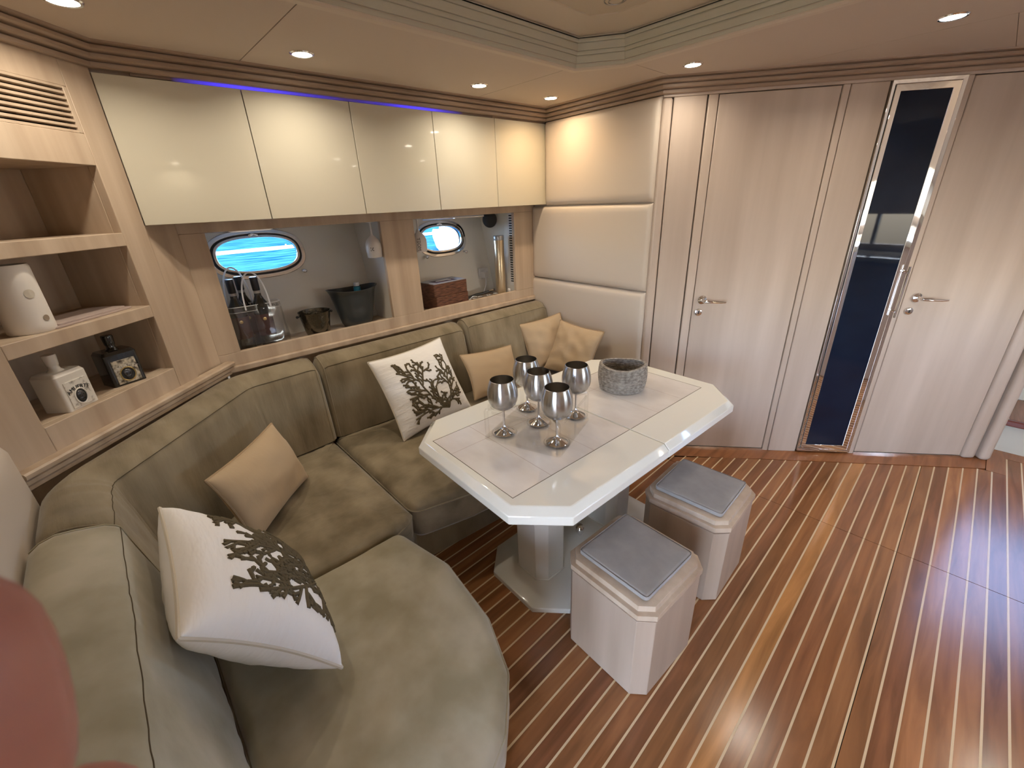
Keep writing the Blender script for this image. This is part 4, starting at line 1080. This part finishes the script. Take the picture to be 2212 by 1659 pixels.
MB().lathe([(.028,0),(.029,.01),(.029,.14),(.020,.165),(.0165,.175),(.0165,.195),(.017,.196)],24,capt=True).build('body','clear_plastic',bt)
MB().lathe([(.0295,.10),(.0298,.101),(.0188,.172),(.0180,.190),(.0178,.191)],24,capb=False).build('blue_sleeve','blue_plastic',bt)
MB().lathe([(.015,.196),(.015,.214),(.001,.2145)],20).build('cap','frosted',bt)
def hang(loc, rz, label, word=None):
    o = E('hanging_goblet', loc, rz, label=label, cat='goblet', group='white goblets hanging upside down')
    MB().lathe([(.003,-.001),(.030,-.001),(.031,-.003),(.006,-.006),(.0042,-.012),(.0040,-.055),(.006,-.068),(.018,-.078),(.032,-.092),(.040,-.112),(.0415,-.135),(.038,-.178),(.0368,-.178),(.0395,-.135),(.037,-.112),(.001,-.080)],36,capb=True).build('goblet_body','white_plastic',o,smooth=60)
    if word:
        def bend(Mx): pass
        t = text(word,.026,'ink',o,Matrix.Identity(4))
        for vv in t.data.vertices:
            x, y = vv.co.x, vv.co.y; a = y/.0415; r_ = .0420-.003*max(0,(abs(x))/.04); vv.co = Vector((r_*math.cos(a), r_*math.sin(a), -.135+x))
    return o
hang((-2.205,1.083,1.436), R(-40), 'white goblet hanging upside down at the right of the left opening','M')
hang((-2.200,1.362,1.436), R(-38), 'white lettered goblet hanging in front of the right porthole','MOET')

# ------------------------------------------------------------ things in the right opening
def wbox(loc, rz, h, label, lid):
    o = E('wicker_box', loc, rz, label=label, cat='box', group='stacked brown woven boxes')
    a, b_ = .075, .128
    MB().prism(roundpoly([(-a,-b_),(a,-b_),(a,b_),(-a,b_)],.008),0,h).build('body','wicker',o,bevel=.003)
    if lid:
        v = [(-a,-b_,h),(a,-b_,h),(a,b_,h),(-a,b_,h),(-a+.008,-b_+.008,h+.004),(a-.008,-b_+.008,h+.004),(a-.008,b_-.008,h+.004),(-a+.008,b_-.008,h+.004),
             (-.030,-.065,h-.002),(.030,-.065,h-.002),(.030,.065,h-.002),(-.030,.065,h-.002)]
        MB().add(v,[(0,1,5,4),(1,2,6,5),(2,3,7,6),(3,0,4,7),(4,5,9,8),(5,6,10,9),(6,7,11,10),(7,4,8,11)]).build('metal_lid','grey_lid',o,smooth=0)
        MB().prism(roundpoly([(-.026,-.06),(.026,-.06),(.026,.06),(-.026,.06)],.02),h-.0018,h-.0008).build('tissue_slot','black_matte',o,smooth=0)
        MB().tube([(-.01,-.05,h+.0),(.004,-.01,h+.004),(-.004,.03,h+.003),(.008,.055,h)],.004,8).build('tissue','white_plastic',o)
wbox((-2.262,1.545,RZ), R(4), .083, 'brown woven box at the bottom of the stack', False)
wbox((-2.262,1.538,RZ+.0835), R(2), .078, 'brown woven tissue box with a grey metal top', True)
tl_ = ['silver tealight touching the brown woven boxes','second silver tealight from the woven boxes','third silver tealight from the woven boxes','silver tealight nearest the gold canister']
for i,(x,y) in enumerate(((-2.215,1.735),(-2.225,1.795),(-2.215,1.862),(-2.222,1.928))):
    o = E('tealight', (x,y,RZ), 0, label=tl_[i], cat='candle', group='tealights in a row on the sill')
    MB().lathe([(.021,0),(.0215,.001),(.0215,.024),(.0205,.024),(.020,.018),(.001,.018)],24).build('metal_cup','polished_steel',o)
    MB().lathe([(.0195,.0185),(.004,.0195),(.0006,.0195)],20,capb=False).build('wax','white_plastic',o)
gr = E('gold_cylinder', (-2.245,2.005,RZ), 0, label='tall gold cylindrical canister standing in the right opening', cat='canister')
MB().lathe([(.034,0),(.0345,.002),(.0345,.385),(.033,.388),(.001,.3885)],40).build('tube','gold_foil',gr,smooth=60)
MB().lathe([(.0352,.365),(.0356,.366),(.0356,.392),(.034,.394),(.001,.3945)],40).build('cap','grey_lid',gr,smooth=60)
bs_ = E('wrist_watch', (-2.28,1.86,RZ), R(80), label='black strap watch lying behind the tealights', cat='watch')
MB().tube([(-.11,0,.012),(-.05,.004,.022),(0,.004,.024),(.05,0,.03),(.10,-.004,.04)],[.006,.009,.010,.009,.006],8).build('strap','black_plastic',bs_)
B(.05,.085,-.014,.010,.036,.044).build('case','polished_steel',bs_,bevel=.002)
pl_ = E('socket_plug', (hx(1.03)+.004,2.005,1.03), 0, label='white plug charger in the socket at the back of the right opening', cat='charger')
B(-.002,.006,-.045,.045,-.04,.04).build('socket_plate','white_plastic',pl_,bevel=.003)
B(.006,.05,-.03,.005,-.025,.02).build('charger','white_plastic',pl_,bevel=.004)
MB().tube([(.045,-.015,-.02),(.06,-.03,-.07),(.08,-.07,-.11),(.14,-.16,-.123),(.19,-.26,-.10),(.20,-.30,-.113),(.235,-.22,-.126)],.0028,8).build('cable','white_cord',pl_)
sw = E('small_white_box', (-2.20,2.040,RZ), 0, label='small white plastic box at the right end of the sill', cat='box')
B(-.02,.02,-.022,.022,0,.014).build('tray','white_plastic',sw,bevel=.003); B(-.008,.008,-.008,.008,.014,.04).build('cap','white_plastic',sw,bevel=.003)
ls_ = E('round_speaker', (-2.33,2.01,1.412), 0, label='black round speaker under the top of the right opening', cat='speaker')
MB().ball((0,0,-.018),(.045,.052,.052),24,14).build('housing','black_matte',ls_)
MB().lathe([(.02,0.0),(.02,.034)],20,capt=True).build('mount','black_matte',ls_)
gs = E('chrome_rail', (-2.36,1.72,1.425), 0, label='thin chrome blind rail above the right porthole', cat='rail')  # plain chrome blind rod, no lamp in it
MB().tube([(0,-.22,0),(.05,.22,-.004)],.006,8).build('rod','chrome',gs)

# ------------------------------------------------------------ hand of the photographer near the lens
def campt(px, py, depth):
    return Vector(((px-1106)/F*depth, -(py-829.5)/F*depth, -depth))
hd = bpy.data.objects.new('hand', None)
me = bpy.data.meshes.new('hand'); bm = bmesh.new()
V_ = []; Ed = []; Rd = []
def jv(p, r): V_.append(p); Rd.append(r); return len(V_)-1
def ch_(root, pts):
    a = root
    for p, r in pts: b_ = jv(p, r); Ed.append((a, b_)); a = b_
    return a
D = .040
wrist = jv(Vector((-.115,-.135,-.030)), .026)
palm = jv(Vector((-.095,-.100,-.036)), .024); Ed.append((wrist, palm))
fore = jv(Vector((-.16,-.21,-.015)), .030); Ed.append((wrist, fore))
kn = jv(Vector((-.080,-.078,-.042)), .018); Ed.append((palm, kn))
tip1 = campt(-290,1250,D)
ch_(kn, [(Vector((-.062,-.052,-.040)),.0100),(campt(-125,1800,D),.0106),(campt(-170,1580,D),.0108),(tip1,.0100)])          # index
kn2 = jv(Vector((-.070,-.086,-.052)), .012); Ed.append((palm, kn2))
ch_(kn2, [(Vector((-.060,-.066,-.058)),.0098),(campt(130,1840,.056),.0094),(campt(185,1760,.054),.0088)])                # middle
kn3 = jv(Vector((-.068,-.098,-.056)), .011); Ed.append((palm, kn3))
ch_(kn3, [(Vector((-.052,-.088,-.070)),.0092),(Vector((-.040,-.082,-.066)),.0086),(Vector((-.034,-.080,-.056)),.0078)])  # ring
kn4 = jv(Vector((-.074,-.112,-.056)), .010); Ed.append((palm, kn4))
ch_(kn4, [(Vector((-.058,-.108,-.072)),.0080),(Vector((-.046,-.103,-.068)),.0074),(Vector((-.041,-.099,-.058)),.0066)])  # little
th_ = jv(Vector((-.112,-.092,-.024)), .014); Ed.append((palm, th_))
ch_(th_, [(Vector((-.104,-.070,-.014)),.0110),(Vector((-.094,-.052,-.010)),.0100),(Vector((-.086,-.040,-.008)),.0086)])   # thumb
me.from_pydata([tuple(p) for p in V_], Ed, [])
ho = bpy.data.objects.new('hand', me); COL.objects.link(ho); ho.matrix_world = cam.matrix_world.copy()
sk = ho.modifiers.new('skin', 'SKIN'); sk.use_smooth_shade = True
for i, s in enumerate(me.skin_vertices[0].data): s.radius = (Rd[i], Rd[i]); s.use_root = (i == 1)
ss = ho.modifiers.new('sub', 'SUBSURF'); ss.levels = 2; ss.render_levels = 2
me.materials.append(MATS['skin'])
dg = bpy.context.evaluated_depsgraph_get(); me2 = bpy.data.meshes.new_from_object(ho.evaluated_get(dg))
ho.modifiers.clear(); ho.data = me2
for p in me2.polygons: p.use_smooth = True
if not me2.materials: me2.materials.append(MATS['skin'])
tag(ho, 'blurred fingertips of the photographer at the lower left edge, close to the lens', 'hand')
